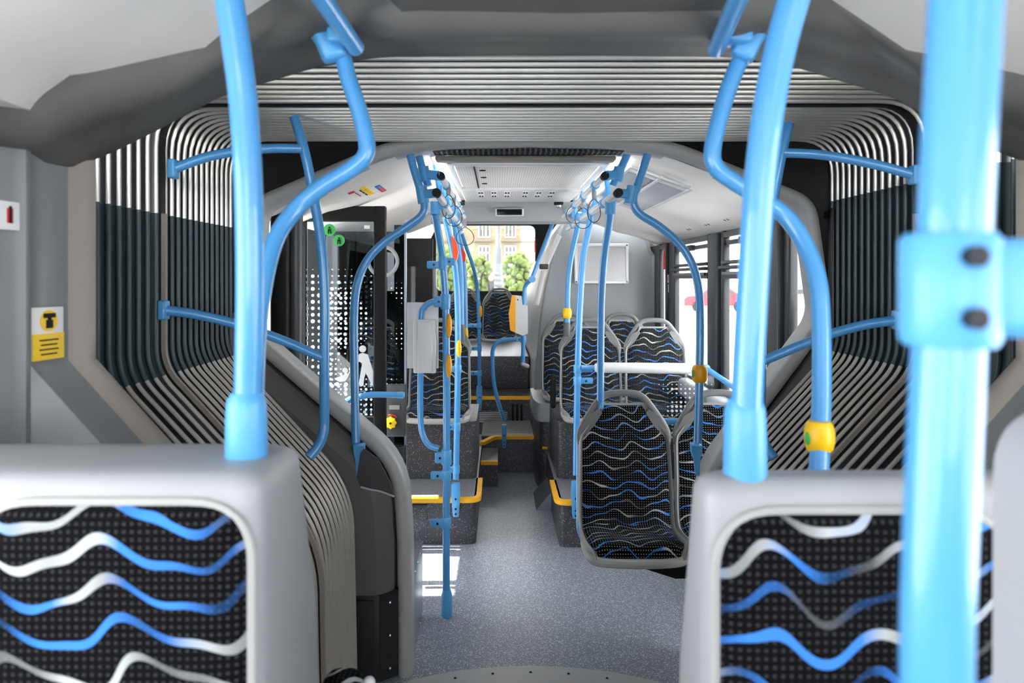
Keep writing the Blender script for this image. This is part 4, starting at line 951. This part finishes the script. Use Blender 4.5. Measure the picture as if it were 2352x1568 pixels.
# --- poles of the rear portal
for s in (-1, 1):
    if s < 0: pts = [(936, 330, 2.93), (950, 385, 2.93), (965, 435, 2.93), (975, 468, 2.93), (968, 495, 2.93), (930, 524, 2.93), (880, 558, 2.93), (842, 600, 2.92), (820, 655, 2.90), (813, 730, 2.88), (814, 850, 2.86), (817, 1000, 2.83), (820, 1040, 2.82)]
    else: pts = [(1494, 335, 2.93), (1478, 385, 2.93), (1462, 435, 2.93), (1455, 462, 2.93), (1468, 490, 2.93), (1515, 520, 2.93), (1560, 560, 2.93), (1589, 605, 2.92), (1604, 660, 2.90), (1608, 730, 2.88), (1607, 850, 2.86), (1603, 1000, 2.83), (1602, 1040, 2.82)]
    t, P = pole('dark blue curved pole from the ceiling clamp to the %s joint cover' % ('left' if s < 0 else 'right'), pts, .017, group='curved poles at the rear section entrance')
    c = W(927 if s < 0 else 1505, 328, 2.92); obj('ceiling_mount', MB().bb(c.x-.06, c.x+.06, c.y-.04, c.y+.04, c.z-.012, c.z+.012, .012), 'black', t)
    c = W(823 if s < 0 else 1602, 1092, 2.775); 
    q = MB(); q.loft([[c+Vector((a*w_, b*t_+yy, z)) for a, b in ((-1, -1), (1, -1), (1, 1), (-1, 1))] for w_, t_, yy, z in ((.007, .004, 0, 0), (.012, .008, .01, .06), (.020, .014, .02, .09), (.021, .017, .02, .115), (.018, .016, .03, .12))], closed=True, caps=True)
    obj('foot_fitting', q, 'blueclamp', t, split=60)
    if s > 0:
        by = W(1607, 858, 2.84); q = MB(); q.tube([by+Vector((0, 0, a)) for a in (-.034, -.026, -.01, .01, .026, .034)], [.022, .028, .031, .031, .028, .022], 24); o = obj('button_housing', q, 'amber', t)
        obj('green_button', MB().sphere(by+Vector((-.028, -.008, 0)), .010, (.5, 1, 1.5), 12), 'green', o)
    # clamps gripping both ceiling rails
    k = W(970 if s < 0 else 1450, 447, 2.93); cap = W(1003 if s < 0 else 1420, 443, 2.90)
    mb = MB(); v = cap-k; R = v.to_track_quat('X', 'Z').to_matrix(); mb.box(k.lerp(cap, .5), (v.length*1.05, .03, .036), .008, R)
    mb.tube([k+Vector((-s*.006, 0, -.035)), k+Vector((s*.006, 0, .035))], [.024, .024], 16); obj('rail_clamp', mb, 'blueclamp', t)
    A0 = cap; far = W(1071 if s < 0 else 1300, 507, 5.0); far = Vector((cap.x, 5.0, cap.z))
    rl = T('ceiling_rail', 'grooved silver lower overhead rail on the %s, ending in a black cap' % ('left' if s < 0 else 'right'), 'handrail', A0, 'silver overhead rails')
    obj('tube', MB().tube([A0+Vector((0, .02, 0)), far], .0165, 16), 'frame', rl)
    obj('end_cap', MB().tube([A0+Vector((0, -.012, 0)), A0+Vector((0, .022, 0))], .0185, 18), 'black', rl)
    # upper second rail
    cap2 = W(1013 if s < 0 else 1389, 404, 3.0); k2 = W(975 if s < 0 else 1420, 400, 3.03); top2 = W(958 if s < 0 else 1445, 345, 3.03)
    t2, P2 = pole('short blue ceiling stub holding the upper rail at the %s' % ('left' if s < 0 else 'right'), [top2, (top2+k2)/2, k2, k2+(k2-top2)*.5], .017, group='ceiling stubs', name='ceiling_stub')
    mb = MB(); v = cap2-k2; R = v.to_track_quat('X', 'Z').to_matrix(); mb.box(k2.lerp(cap2, .5), (v.length*1.05, .03, .04), .008, R)
    mb.tube([k2+Vector((-s*.006, 0, -.03)), k2+Vector((s*.006, 0, .03))], [.024, .024], 16); obj('rail_clamp', mb, 'blueclamp', t2)
    rl = T('ceiling_rail', 'silver upper overhead rail on the %s, ending in a black cap' % ('left' if s < 0 else 'right'), 'handrail', cap2, 'silver overhead rails')
    obj('tube', MB().tube([cap2+Vector((0, .02, 0)), Vector((cap2.x, 5.0, cap2.z))], .0155, 16), 'frame', rl)
    obj('end_cap', MB().tube([cap2+Vector((0, -.012, 0)), cap2+Vector((0, .022, 0))], .0175, 18), 'black', rl)
    # hangers along the rails
    for i, y in enumerate((3.3, 3.75, 4.2, 4.65)):
        h = T('rail_hanger', '%s blue hanger holding the %s overhead rails' % (('nearest', 'second', 'third', 'farthest')[i], 'left' if s < 0 else 'right'), 'bracket', (A0.x, y, A0.z), 'overhead rail hangers')
        p, q = Vector((A0.x, y, A0.z)), Vector((cap2.x+s*.05, y, 2.13))
        obj('hanger_arm', MB().tube([p, Vector((A0.x+s*.02, y, A0.z+.05)), q], .013, 10), BL, h)
        obj('rail_collar', MB().tube([p-Vector((0, .03, 0)), p+Vector((0, .03, 0))], .022, 16), 'blueclamp', h)
        q = Vector((cap2.x, y, cap2.z)); obj('rail_collar', MB().tube([q-Vector((0, .03, 0)), q+Vector((0, .03, 0))], .0205, 16), 'blueclamp', h)
    # hanging wire loops
    for i, (px, py, y) in enumerate((((1365, 447, 3.35), (1340, 468, 3.75), (1322, 462, 4.2)) if s > 0 else ((1030, 437, 3.3), (1042, 462, 3.7), (1068, 515, 4.4)))):
        p = W(px, py, y)
        h = T('hanging_strap', 'grey clip with thin wire loop, %s on the %s overhead rail' % (('nearest', 'middle', 'farthest')[i], 'right' if s > 0 else 'left'), 'strap', p, 'hanging wire straps')
        obj('clip', MB().box(p, (.022, .014, .045), .005), 'rim', h)
        lp = [p+Vector((.007*math.sin(a*PI/12)*(5+2*i)*(.55+.45*math.sin(a*PI/24)), .01, -.02-.055*(1-math.cos(a*PI/12)))) for a in range(25)]
        obj('wire_loop', MB().tube(lp, .0022, 6, cap=False), 'wire', h)
# --- left cluster
t1, P1 = pole('tall blue floor pole left of the aisle with two amber oval buttons', [(1000, 492, 3.30), (1006, 530, 3.32), (1014, 580, 3.35), (1020, 640, 3.36), (1024, 720, 3.36), (1026, 900, 3.36), (1025, 1200, 3.36), (1025, 1380, 3.36)], .0175)
fb = MB(); c = W(1026, 1415, 3.36); c.z = 0
fb.tube([c, c+Vector((0, 0, .008)), c+Vector((0, 0, .10)), c+Vector((0, 0, .125))], [.024, .027, .026, .02], 16); obj('foot_sleeve', fb, 'blueclamp', t1)
mb = MB(); k = W(1000, 478, 3.3); mb.tube([k-Vector((0, 0, .03)), k+Vector((0, 0, .03))], .024, 16); mb.box(k.lerp(Vector((-.388, 3.3, 1.955)), .5), (.05, .03, .04), .008); obj('rail_clamp', mb, 'blueclamp', t1)
for py in (608, 1075, 1203): clamp(t1, at_z(P1, CZ-(py-VY)/FPX*3.36), (-1, 0, 0), .075, .0225)
for py in (604,): clamp(t1, at_z(P1, CZ-(py-VY)/FPX*3.36), (1, .3, 0), .06, .022)
for py in (693, 1030): clamp(t1, at_z(P1, CZ-(py-VY)/FPX*3.36), (-1, 0, 0), .055, .024, h=.072)
for py in (748, 840):
    q = W(1031, py, 3.33); o = obj('button_housing', MB().sphere(q, 1, (.015, .016, .057), 18), 'amber', t1)
tl, PL_ = pole('blue U shaped grab loop clamped to the left aisle pole', [(1008, 692), (990, 694), (974, 706), (967, 730), (966, 850), (966, 960), (972, 1000), (986, 1022), (1008, 1030)], .0145, 3.36, name='grab_loop')
g = T('notice_holder', 'clear and pale grey plastic holder hanging on the blue grab loop', 'notice holder', W(975, 850, 3.33))
c = W(971, 770, 3.38); obj('clear_backplate', MB().box(c, (.150, .006, .315), .004), mat('frosted acrylic', (205, 208, 210), .2), g)
b_ = W(976, 795, 3.33); mb = MB(); mb.box(b_, (.106, .035, .25), .006); mb.box(b_+Vector((0, -.012, 0)), (.075, .03, .245), .01); obj('tray', mb, 'wgrey', g)
t2, P2 = pole('pale blue pole just right of the left aisle pole, with spade foot on the podium', [(1022, 500, 4.1), (1032, 540, 4.15), (1043, 600, 4.2), (1050, 680, 4.22), (1052, 800, 4.22), (1049, 1000, 4.22), (1047, 1100, 4.22)], .0185)
foot(t2, W(1047, 1186, 4.24)); 
for py in (845, 970, 1073): clamp(t2, at_z(P2, CZ-(py-VY)/FPX*4.22), (-1, -.2, 0), .07, .0225)
obj('button_housing', MB().sphere(W(1054, 800, 4.19), 1, (.016, .016, .052), 18), 'yellow', t2)
v1 = T('validator', 'tall orange red sided blue device fixed to the pale blue pole', 'device', W(1045, 600, 4.15), 'red devices on left poles')
obj('body', MB().prism([(a, b) for a, b in [(W(x, y, 4.12).x, W(x, y, 4.12).z) for x, y in ((1037, 545), (1041, 543), (1050, 560), (1053, 580), (1049, 598), (1041, 598))]], 4.10, 4.17), 'orange', v1)
t3, P3 = pole('blue pole ending in a grey socket on the left podium seat', [(1040, 500, 4.7), (1048, 540, 4.75), (1057, 600, 4.8), (1060, 660, 4.8), (1061, 745, 4.8)], .0165)
sk = W(1061, 785, 4.85); socket(t3, sk, .14, .024, .0185, 'socket')
t4, P4 = pole('blue pole with yellow button farthest behind the left podium seat', [(1046, 508, 5.3), (1056, 550, 5.4), (1065, 600, 5.5), (1069, 680, 5.5), (1070, 760, 5.5), (1070, 930, 5.5)], .0165)
obj('button_housing', MB().sphere(W(1071, 767, 5.47), 1, (.016, .016, .05), 18), 'yellow', t4)
v2 = T('validator', 'small dark red device on a blue pole left of the rear window', 'device', W(1065, 600, 5.3), 'red devices on left poles')
obj('body', MB().prism([(W(x, y, 5.3).x, W(x, y, 5.3).z) for x, y in ((1059, 572), (1064, 570), (1070, 585), (1069, 600), (1062, 602))], 5.28, 5.34), 'red', v2)
t5, P5 = pole('slim blue pole left of the rear steps with spade foot on the riser', [(1060, 535, 6.0), (1072, 570, 6.1), (1086, 610, 6.2), (1095, 650, 6.38), (1099, 700, 6.42), (1101, 800, 6.43), (1101, 890, 6.44)], .0165)
foot(t5, W(1101, 942, 6.45), h=.22, w=.026)
for py in (746, 797, 861): clamp(t5, at_z(P5, CZ-(py-VY)/FPX*6.43), (-1, 0, 0), .10, .022)
obj('button_housing', MB().sphere(W(1104, 715, 6.27), 1, (.015, .016, .052), 18), 'amber', t5)
# --- right cluster
r1, Q = pole('blue pole ending in a dark grey socket on the nearest full seat', [(1404, 470, 3.15), (1398, 520, 3.18), (1388, 590, 3.22), (1382, 670, 3.25), (1380, 760, 3.27), (1379, 950, 3.28)], .0165)
b = W(1378, 992, 3.28); socket(r1, b, .11, .024, .019, 'socket')
mb = MB(); k = W(1402, 476, 3.15); mb.tube([k-Vector((0, 0, .03)), k+Vector((0, 0, .03))], .024, 16); obj('rail_clamp', mb, 'blueclamp', r1)
r2, Q = pole('pale blue pole with spade foot on the corner of the right podium', [(1360, 480, 4.15), (1351, 530, 4.17), (1340, 590, 4.18), (1333, 680, 4.18), (1328, 800, 4.18), (1324, 1000, 4.18), (1323, 1090, 4.18)], .019)
foot(r2, W(1322, 1190, 4.19), h=.22)
for py in (845, 884): clamp(r2, at_z(Q, CZ-(py-VY)/FPX*4.18), (1, 0, 0), .09, .024)
r3, Q = pole('blue pole with yellow button ending in a grey socket on the right podium seat', [(1333, 488, 4.6), (1325, 530, 4.65), (1312, 590, 4.75), (1305, 650, 4.8), (1303, 740, 4.8)], .018)
socket(r3, W(1302, 772, 4.88), .12, .026, .02, 'socket')
by = W(1303, 719, 4.78); q = MB(); q.tube([by+Vector((0, 0, a)) for a in (-.034, -.026, -.01, .01, .026, .034)], [.022, .027, .030, .030, .027, .022], 24); obj('button_housing', q, 'yellow', r3)
r4, Q = pole('bent light blue rail along the sloping edge of the engine tower', [W(x, y, d) for x, y, d in ()] or fil([W(1318, 494, 5.0), W(1303, 500, 5.3), W(1272, 505, 5.5), W(1240, 590, 5.6), W(1222, 640, 5.6)], .05), .0165, smooth=False)
j = W(1222, 641, 5.6); obj('hinge_joint', MB().tube([j+Vector((0, -.03, 0)), j+Vector((0, .03, 0))], .028, 16), 'blueclamp', r4)
obj('lower_tube', MB().tube(fil([W(1222, 641, 5.62), W(1205, 655, 5.66), W(1204, 700, 5.66), W(1201, 832, 5.66)], .04), .0165), BL, r4)
e = W(1206, 838, 5.66); obj('end_bracket', MB().box(e, (.07, .06, .03), .01, Matrix.Rotation(.4, 3, 'Y')), 'lgrey', r4)
r5, Q = pole('curved light blue rail bending down to the rear steps', fil([W(1204, 779, 5.66), W(1131, 779, 5.68), W(1131, 880, 5.72), W(1158, 965, 5.80)], [0, .16, .3, 0], 10), .0165, smooth=False)
foot(r5, W(1158, 1028, 5.82), h=.19, w=.02); clamp(r5, W(1202, 779, 5.66), (-1, 0, 0), .06, .024)
tv = T('ticket_validator', 'white ticket validator with orange face on the blue rail beside rear steps', 'ticket validator', W(1192, 765, 5.64))
def wp(pts, d): return [(W(x, y, d).x, W(x, y, d).z) for x, y in pts]
obj('body', MB().prism(wp(((1181, 678), (1198, 680), (1200, 700), (1212, 702), (1212, 765), (1200, 770), (1183, 763)), 5.6), 5.57, 5.66), 'wgrey', tv)
obj('orange_face', MB().prism(wp(((1176, 678), (1184, 678), (1184, 763), (1172, 758), (1168, 720)), 5.6), 5.56, 5.65), 'yorange', tv)
q = W(1189, 688, 5.565); obj('lock', MB().tube([q, q-Vector((0, .004, 0))], .006, 10), 'screw', tv)
# --- padded white bar with glass below
wb = T('padded_bar', 'white padded cross bar in front of the right podium seats', 'bar', W(1480, 845, 4.1))
obj('pad', MB().tube([W(1366, 844, 4.15), W(1372, 844, 4.15), W(1585, 846, 4.12), W(1592, 846, 4.12)], [.020, .031, .031, .022], 20), 'wgrey', wb)
obj('steel_core', MB().tube([W(1335, 844, 4.17), W(1625, 846, 4.12)], .016), BL, wb)
e = W(1622, 846, 4.12); obj('wall_arm', MB().tube([e, Vector((XW-.03, 3.75, CZ-(905-VY)/FPX*3.75))], .016), BL, wb)
obj('elbow', MB().sphere(e, .024), 'blueclamp', wb)
gp = T('glass_screen', 'clear low glass screen with white dots beneath the padded bar', 'screen', W(1490, 1000, 4.18))
a, b = W(1345, 862, 4.19), W(1640, 1010, 4.19); obj('pane', MB().bb(a.x, b.x, 4.187, 4.193, b.z, a.z), 'dots2', gp)
# --- window hammers and stickers on right
for px, py, d, lab in ((1527, 590, 5.62, 'red emergency hammer on the far window pillar beside the engine tower'), (1768, 570, 3.44, 'red emergency hammer on the near window pillar at right'), (1229, 563, 9.6, 'small red emergency hammer at the right edge of the rear window')):
    c = W(px, py, d); k = 1.0; h = T('emergency_hammer', lab, 'hammer', c, 'emergency hammers')
    obj('holder', MB().box(c+Vector((.022, 0, .05)), (.03, .04, .06), .006), 'black', h)
    obj('hammer_handle', MB().box(c+Vector((0, 0, -.035)), (.022, .022, .13), .006), 'red', h)
    obj('hammer_head', MB().tube([c+Vector((-.002, -.0, .03)), c+Vector((.004, 0, .09)), c+Vector((-.016, 0, .105))], .008, 8), 'red', h)
    gr = MB()
    for q in range(7): gr.box(c+Vector((-.002, -.012, -.09+.016*q)), (.014, .005, .006), .001)
    obj('grip_ribs', gr, 'stred', h)
for px, y0, y1, d, lab, m in ((1780, 616, 646, 3.40, 'white prohibition sticker with red ring on the near window pillar', 1), (1780, 650, 678, 3.40, 'white lettered sticker below the red ring sticker', 0), (1636, 602, 624, 4.40, 'narrow white sticker on the middle window pillar', 0), (1536, 631, 649, 5.53, 'small red and white sticker on the far window pillar', 1), (1537, 653, 671, 5.53, 'small white sticker low on the far window pillar', 0)):
    a, b = W(px, y0, d), W(px, y1, d); x = XW-.058 if d < 5 else XW-.03; hh = a.z-b.z
    # stickers sit on the pillar face that looks forward
    q = T('pillar_sticker', lab, 'sticker', (b.x, d, b.z), 'window pillar stickers')
    obj('sheet', MB().bb(b.x-.010, b.x+.010, d-.004, d-.001, b.z, a.z), 'sticker', q)
    if m: obj('red_ring', MB().tube([(b.x+.007*math.cos(k*PI/8), d-.005, (a.z+b.z)/2+.02*math.sin(k*PI/8)) for k in range(17)], .002, 6), 'stred', q)
    else:
        tx = MB()
        for k in range(5): tx.bb(b.x-.005, b.x+.004, d-.006, d-.003, b.z+hh*(.14+.16*k), b.z+hh*(.22+.16*k))
        obj('lettering', tx, 'black', q)
# ---------------------------------------------------------------- left door
def door():
    yd = 3.72; xa, xb = -1.19, -.72
    d = T('door_leaf', 'open black framed glass door leaf with white dots and pram pictogram', 'door', (xb, yd, 0))
    f = MB(); f.bb(xa, xb, yd-.02, yd+.02, 1.90, 1.98, .008); f.bb(xb-.062, xb, yd-.025, yd+.02, .02, 1.98, .006); f.bb(xa, xa+.05, yd-.02, yd+.02, .02, 1.9); f.bb(xa, xb, yd-.02, yd+.02, .02, .88, .004)
    obj('door_frame', f, 'black', d)
    obj('glass_panel', MB().bb(xa+.05, xb-.06, yd-.003, yd+.003, .88, 1.90), 'dots', d)
    obj('header_box', MB().bb(-1.16, -.93, yd-.05, yd+.10, 1.975, 2.02, .004).bb(-1.16, -1.02, yd-.05, yd+.1, 2.0, 2.05, .004), 'black', d)
    obj('rating_label', MB().bb(W(836, 0, yd-.03).x, W(849, 0, yd-.03).x, yd-.027, yd-.022, W(0, 526, yd).z, W(0, 518, yd).z), 'sticker', d)
    for px, py, r in ((757, 528, .032), (779, 552, .030)):
        c = W(px, py, yd-.01); s_ = obj('green_round_sticker', MB().tube([c, c+Vector((0, -.002, 0))], r, 24), 'green', d)
        fg = MB(); c2 = c+Vector((0, -.004, 0)); fg.box(c2+Vector((0, 0, .012)), (.008, .002, .008)); fg.box(c2, (.016, .002, .010)); fg.box(c2+Vector((-.006, 0, -.012)), (.005, .002, .016)); fg.box(c2+Vector((.006, 0, -.012)), (.005, .002, .016)); obj('figure', fg, 'black', s_)
    # pictogram person pushing a pram
    y = yd-.008
    def poly(pts): return [(W(x, z, y).x, W(x, z, y).z) for x, z in pts]
    pg = MB(); hd = W(833, 801, y); pg.tube([hd, hd+Vector((0, -.002, 0))], .0185, 20)
    pg.prism(poly(((826, 812), (833, 810), (845, 814), (850, 830), (857, 852), (857, 888), (852, 880), (840, 855), (836, 870), (835, 885), (828, 888), (824, 882), (830, 845), (832, 835), (826, 830), (816, 838), (803, 851), (800, 848), (812, 830), (820, 818))), y-.002, y)
    h2 = W(793, 850, y); pg.tube([h2, h2+Vector((0, -.002, 0))], .0145, 20)
    pg.prism(poly(((806, 850), (800, 865), (793, 875), (780, 877), (772, 872), (768, 868), (776, 866), (785, 862), (790, 860), (797, 862), (803, 852))), y-.002, y)
    for px in (775, 795): c = W(px, 882, y); pg.tube([c, c+Vector((0, -.002, 0))], .0115, 16)
    obj('pram_pictogram', pg, 'sticker', d)
    r = T('door_grab_rail', 'arched pale blue grab rail on the glass door leaf', 'handrail', W(800, 930, yd-.06))
    obj('tube', MB().tube(cat(PW([(784, 945), (792, 928), (806, 916), (830, 910), (860, 906), (925, 907)], yd-.06), 6), .016), BL, r)
    e = W(920, 907, yd-.06); obj('end_plate', MB().box(e, (.045, .03, .034), .012), 'blueclamp', r)
    # control post
    c = W(907, 945, 4.1); p = T('door_control_post', 'black post with yellow emergency door knob beside the glass door', 'door control', (c.x, 4.14, 0))
    obj('post', MB().bb(W(889, 0, 4.12).x, W(930, 0, 4.12).x, 4.12, 4.18, 0, .62, .004), 'satin', p)
    obj('control_box', MB().bb(W(884, 0, 4.1).x, W(930, 0, 4.1).x, 4.10, 4.17, CZ-(1003-VY)/FPX*4.1, CZ-(885-VY)/FPX*4.1, .008), 'dgrey', p)
    k = W(897, 971, 4.085); kb = MB()
    ring = [[k+Vector((math.cos(a*PI/16)*rr*(1+.10*math.cos(a*PI/16*8)), yy, math.sin(a*PI/16)*rr*(1+.10*math.cos(a*PI/16*8)))) for a in range(32)] for rr, yy in ((.030, .015), (.033, .0), (.030, -.008), (.016, -.012))]
    kb.loft(ring, closed=True, caps=True); kn = obj('yellow_knob', kb, 'yellow', p); obj('knob_hub', MB().sphere(k+Vector((0, -.012, 0)), .007, seg=10), 'screw', kn)
    obj('red_arrow', MB().tube([k+Vector((.045*math.cos(a), .012, .045*math.sin(a))) for a in (.7, 1.0, 1.3, 1.6, 1.9)], .003, 6), 'red', p)
    obj('pale_label', MB().bb(k.x-.01, k.x+.05, 4.095, 4.1, k.z+.075, k.z+.10), 'beige', p)
    # glass partition before left podium seats
    g = T('glass_partition', 'tall smoked glass partition between the door and the left podium seats', 'partition', (-.6, 4.2, 0))
    a = W(932, 0, 4.2).x
    obj('pane', MB().bb(-1.15, a, 4.20, 4.206, .35, 1.88), mat_part, g)
    obj('edge_post', MB().bb(a-.008, a+.004, 4.19, 4.215, .02, 1.95), 'metal', g); obj('dark_strip', MB().bb(W(905, 0, 4.2).x, a-.01, 4.208, 4.23, .3, 1.92), 'satin', g)
    c = W(880, 600, 4.19); obj('ring_mark', MB().tube([c+Vector((.085*math.cos(k*PI/16), -.004, .085*math.sin(k*PI/16))) for k in range(33)], .011, 8, flat=.2), 'mgrey', g)
    s = T('side_screen', 'clear glass side screen clamped to the left aisle pole', 'screen', (-.5, 3.36, .4))
    obj('pane', MB().bb(W(935, 0, 3.38).x, W(1008, 0, 3.38).x, 3.378, 3.384, .36, 1.66), 'clear', s)
    l = MB(); l.bb(-1.1, -.78, 7.0, 7.05, .52, 2.0, .01); l.bb(-1.1, -1.05, 7.0, 7.05, .5, 2.05)
    tag(obj('rear_door_leaf', l, 'black'), 'dark rear door leaf far back on the left', 'door')
mat_part = glass('smoked partition glass', (.50, .53, .55), .15, (.030, 1.60, -1.3, -.5, .55))
door()

pr = MB(); pr.prism([(p.x, p.z) for p in fil([(.326, 0, 0), (.331, 0, 1.47), (.52, 0, 1.52), (.52, 0, 0)], [0, .05, .03, 0])], .60, .66, 'y', True)
tag(obj('partition_board', pr, 'lgrey', split=50), 'very blurred pale board edge at the lower right picture border', 'partition')
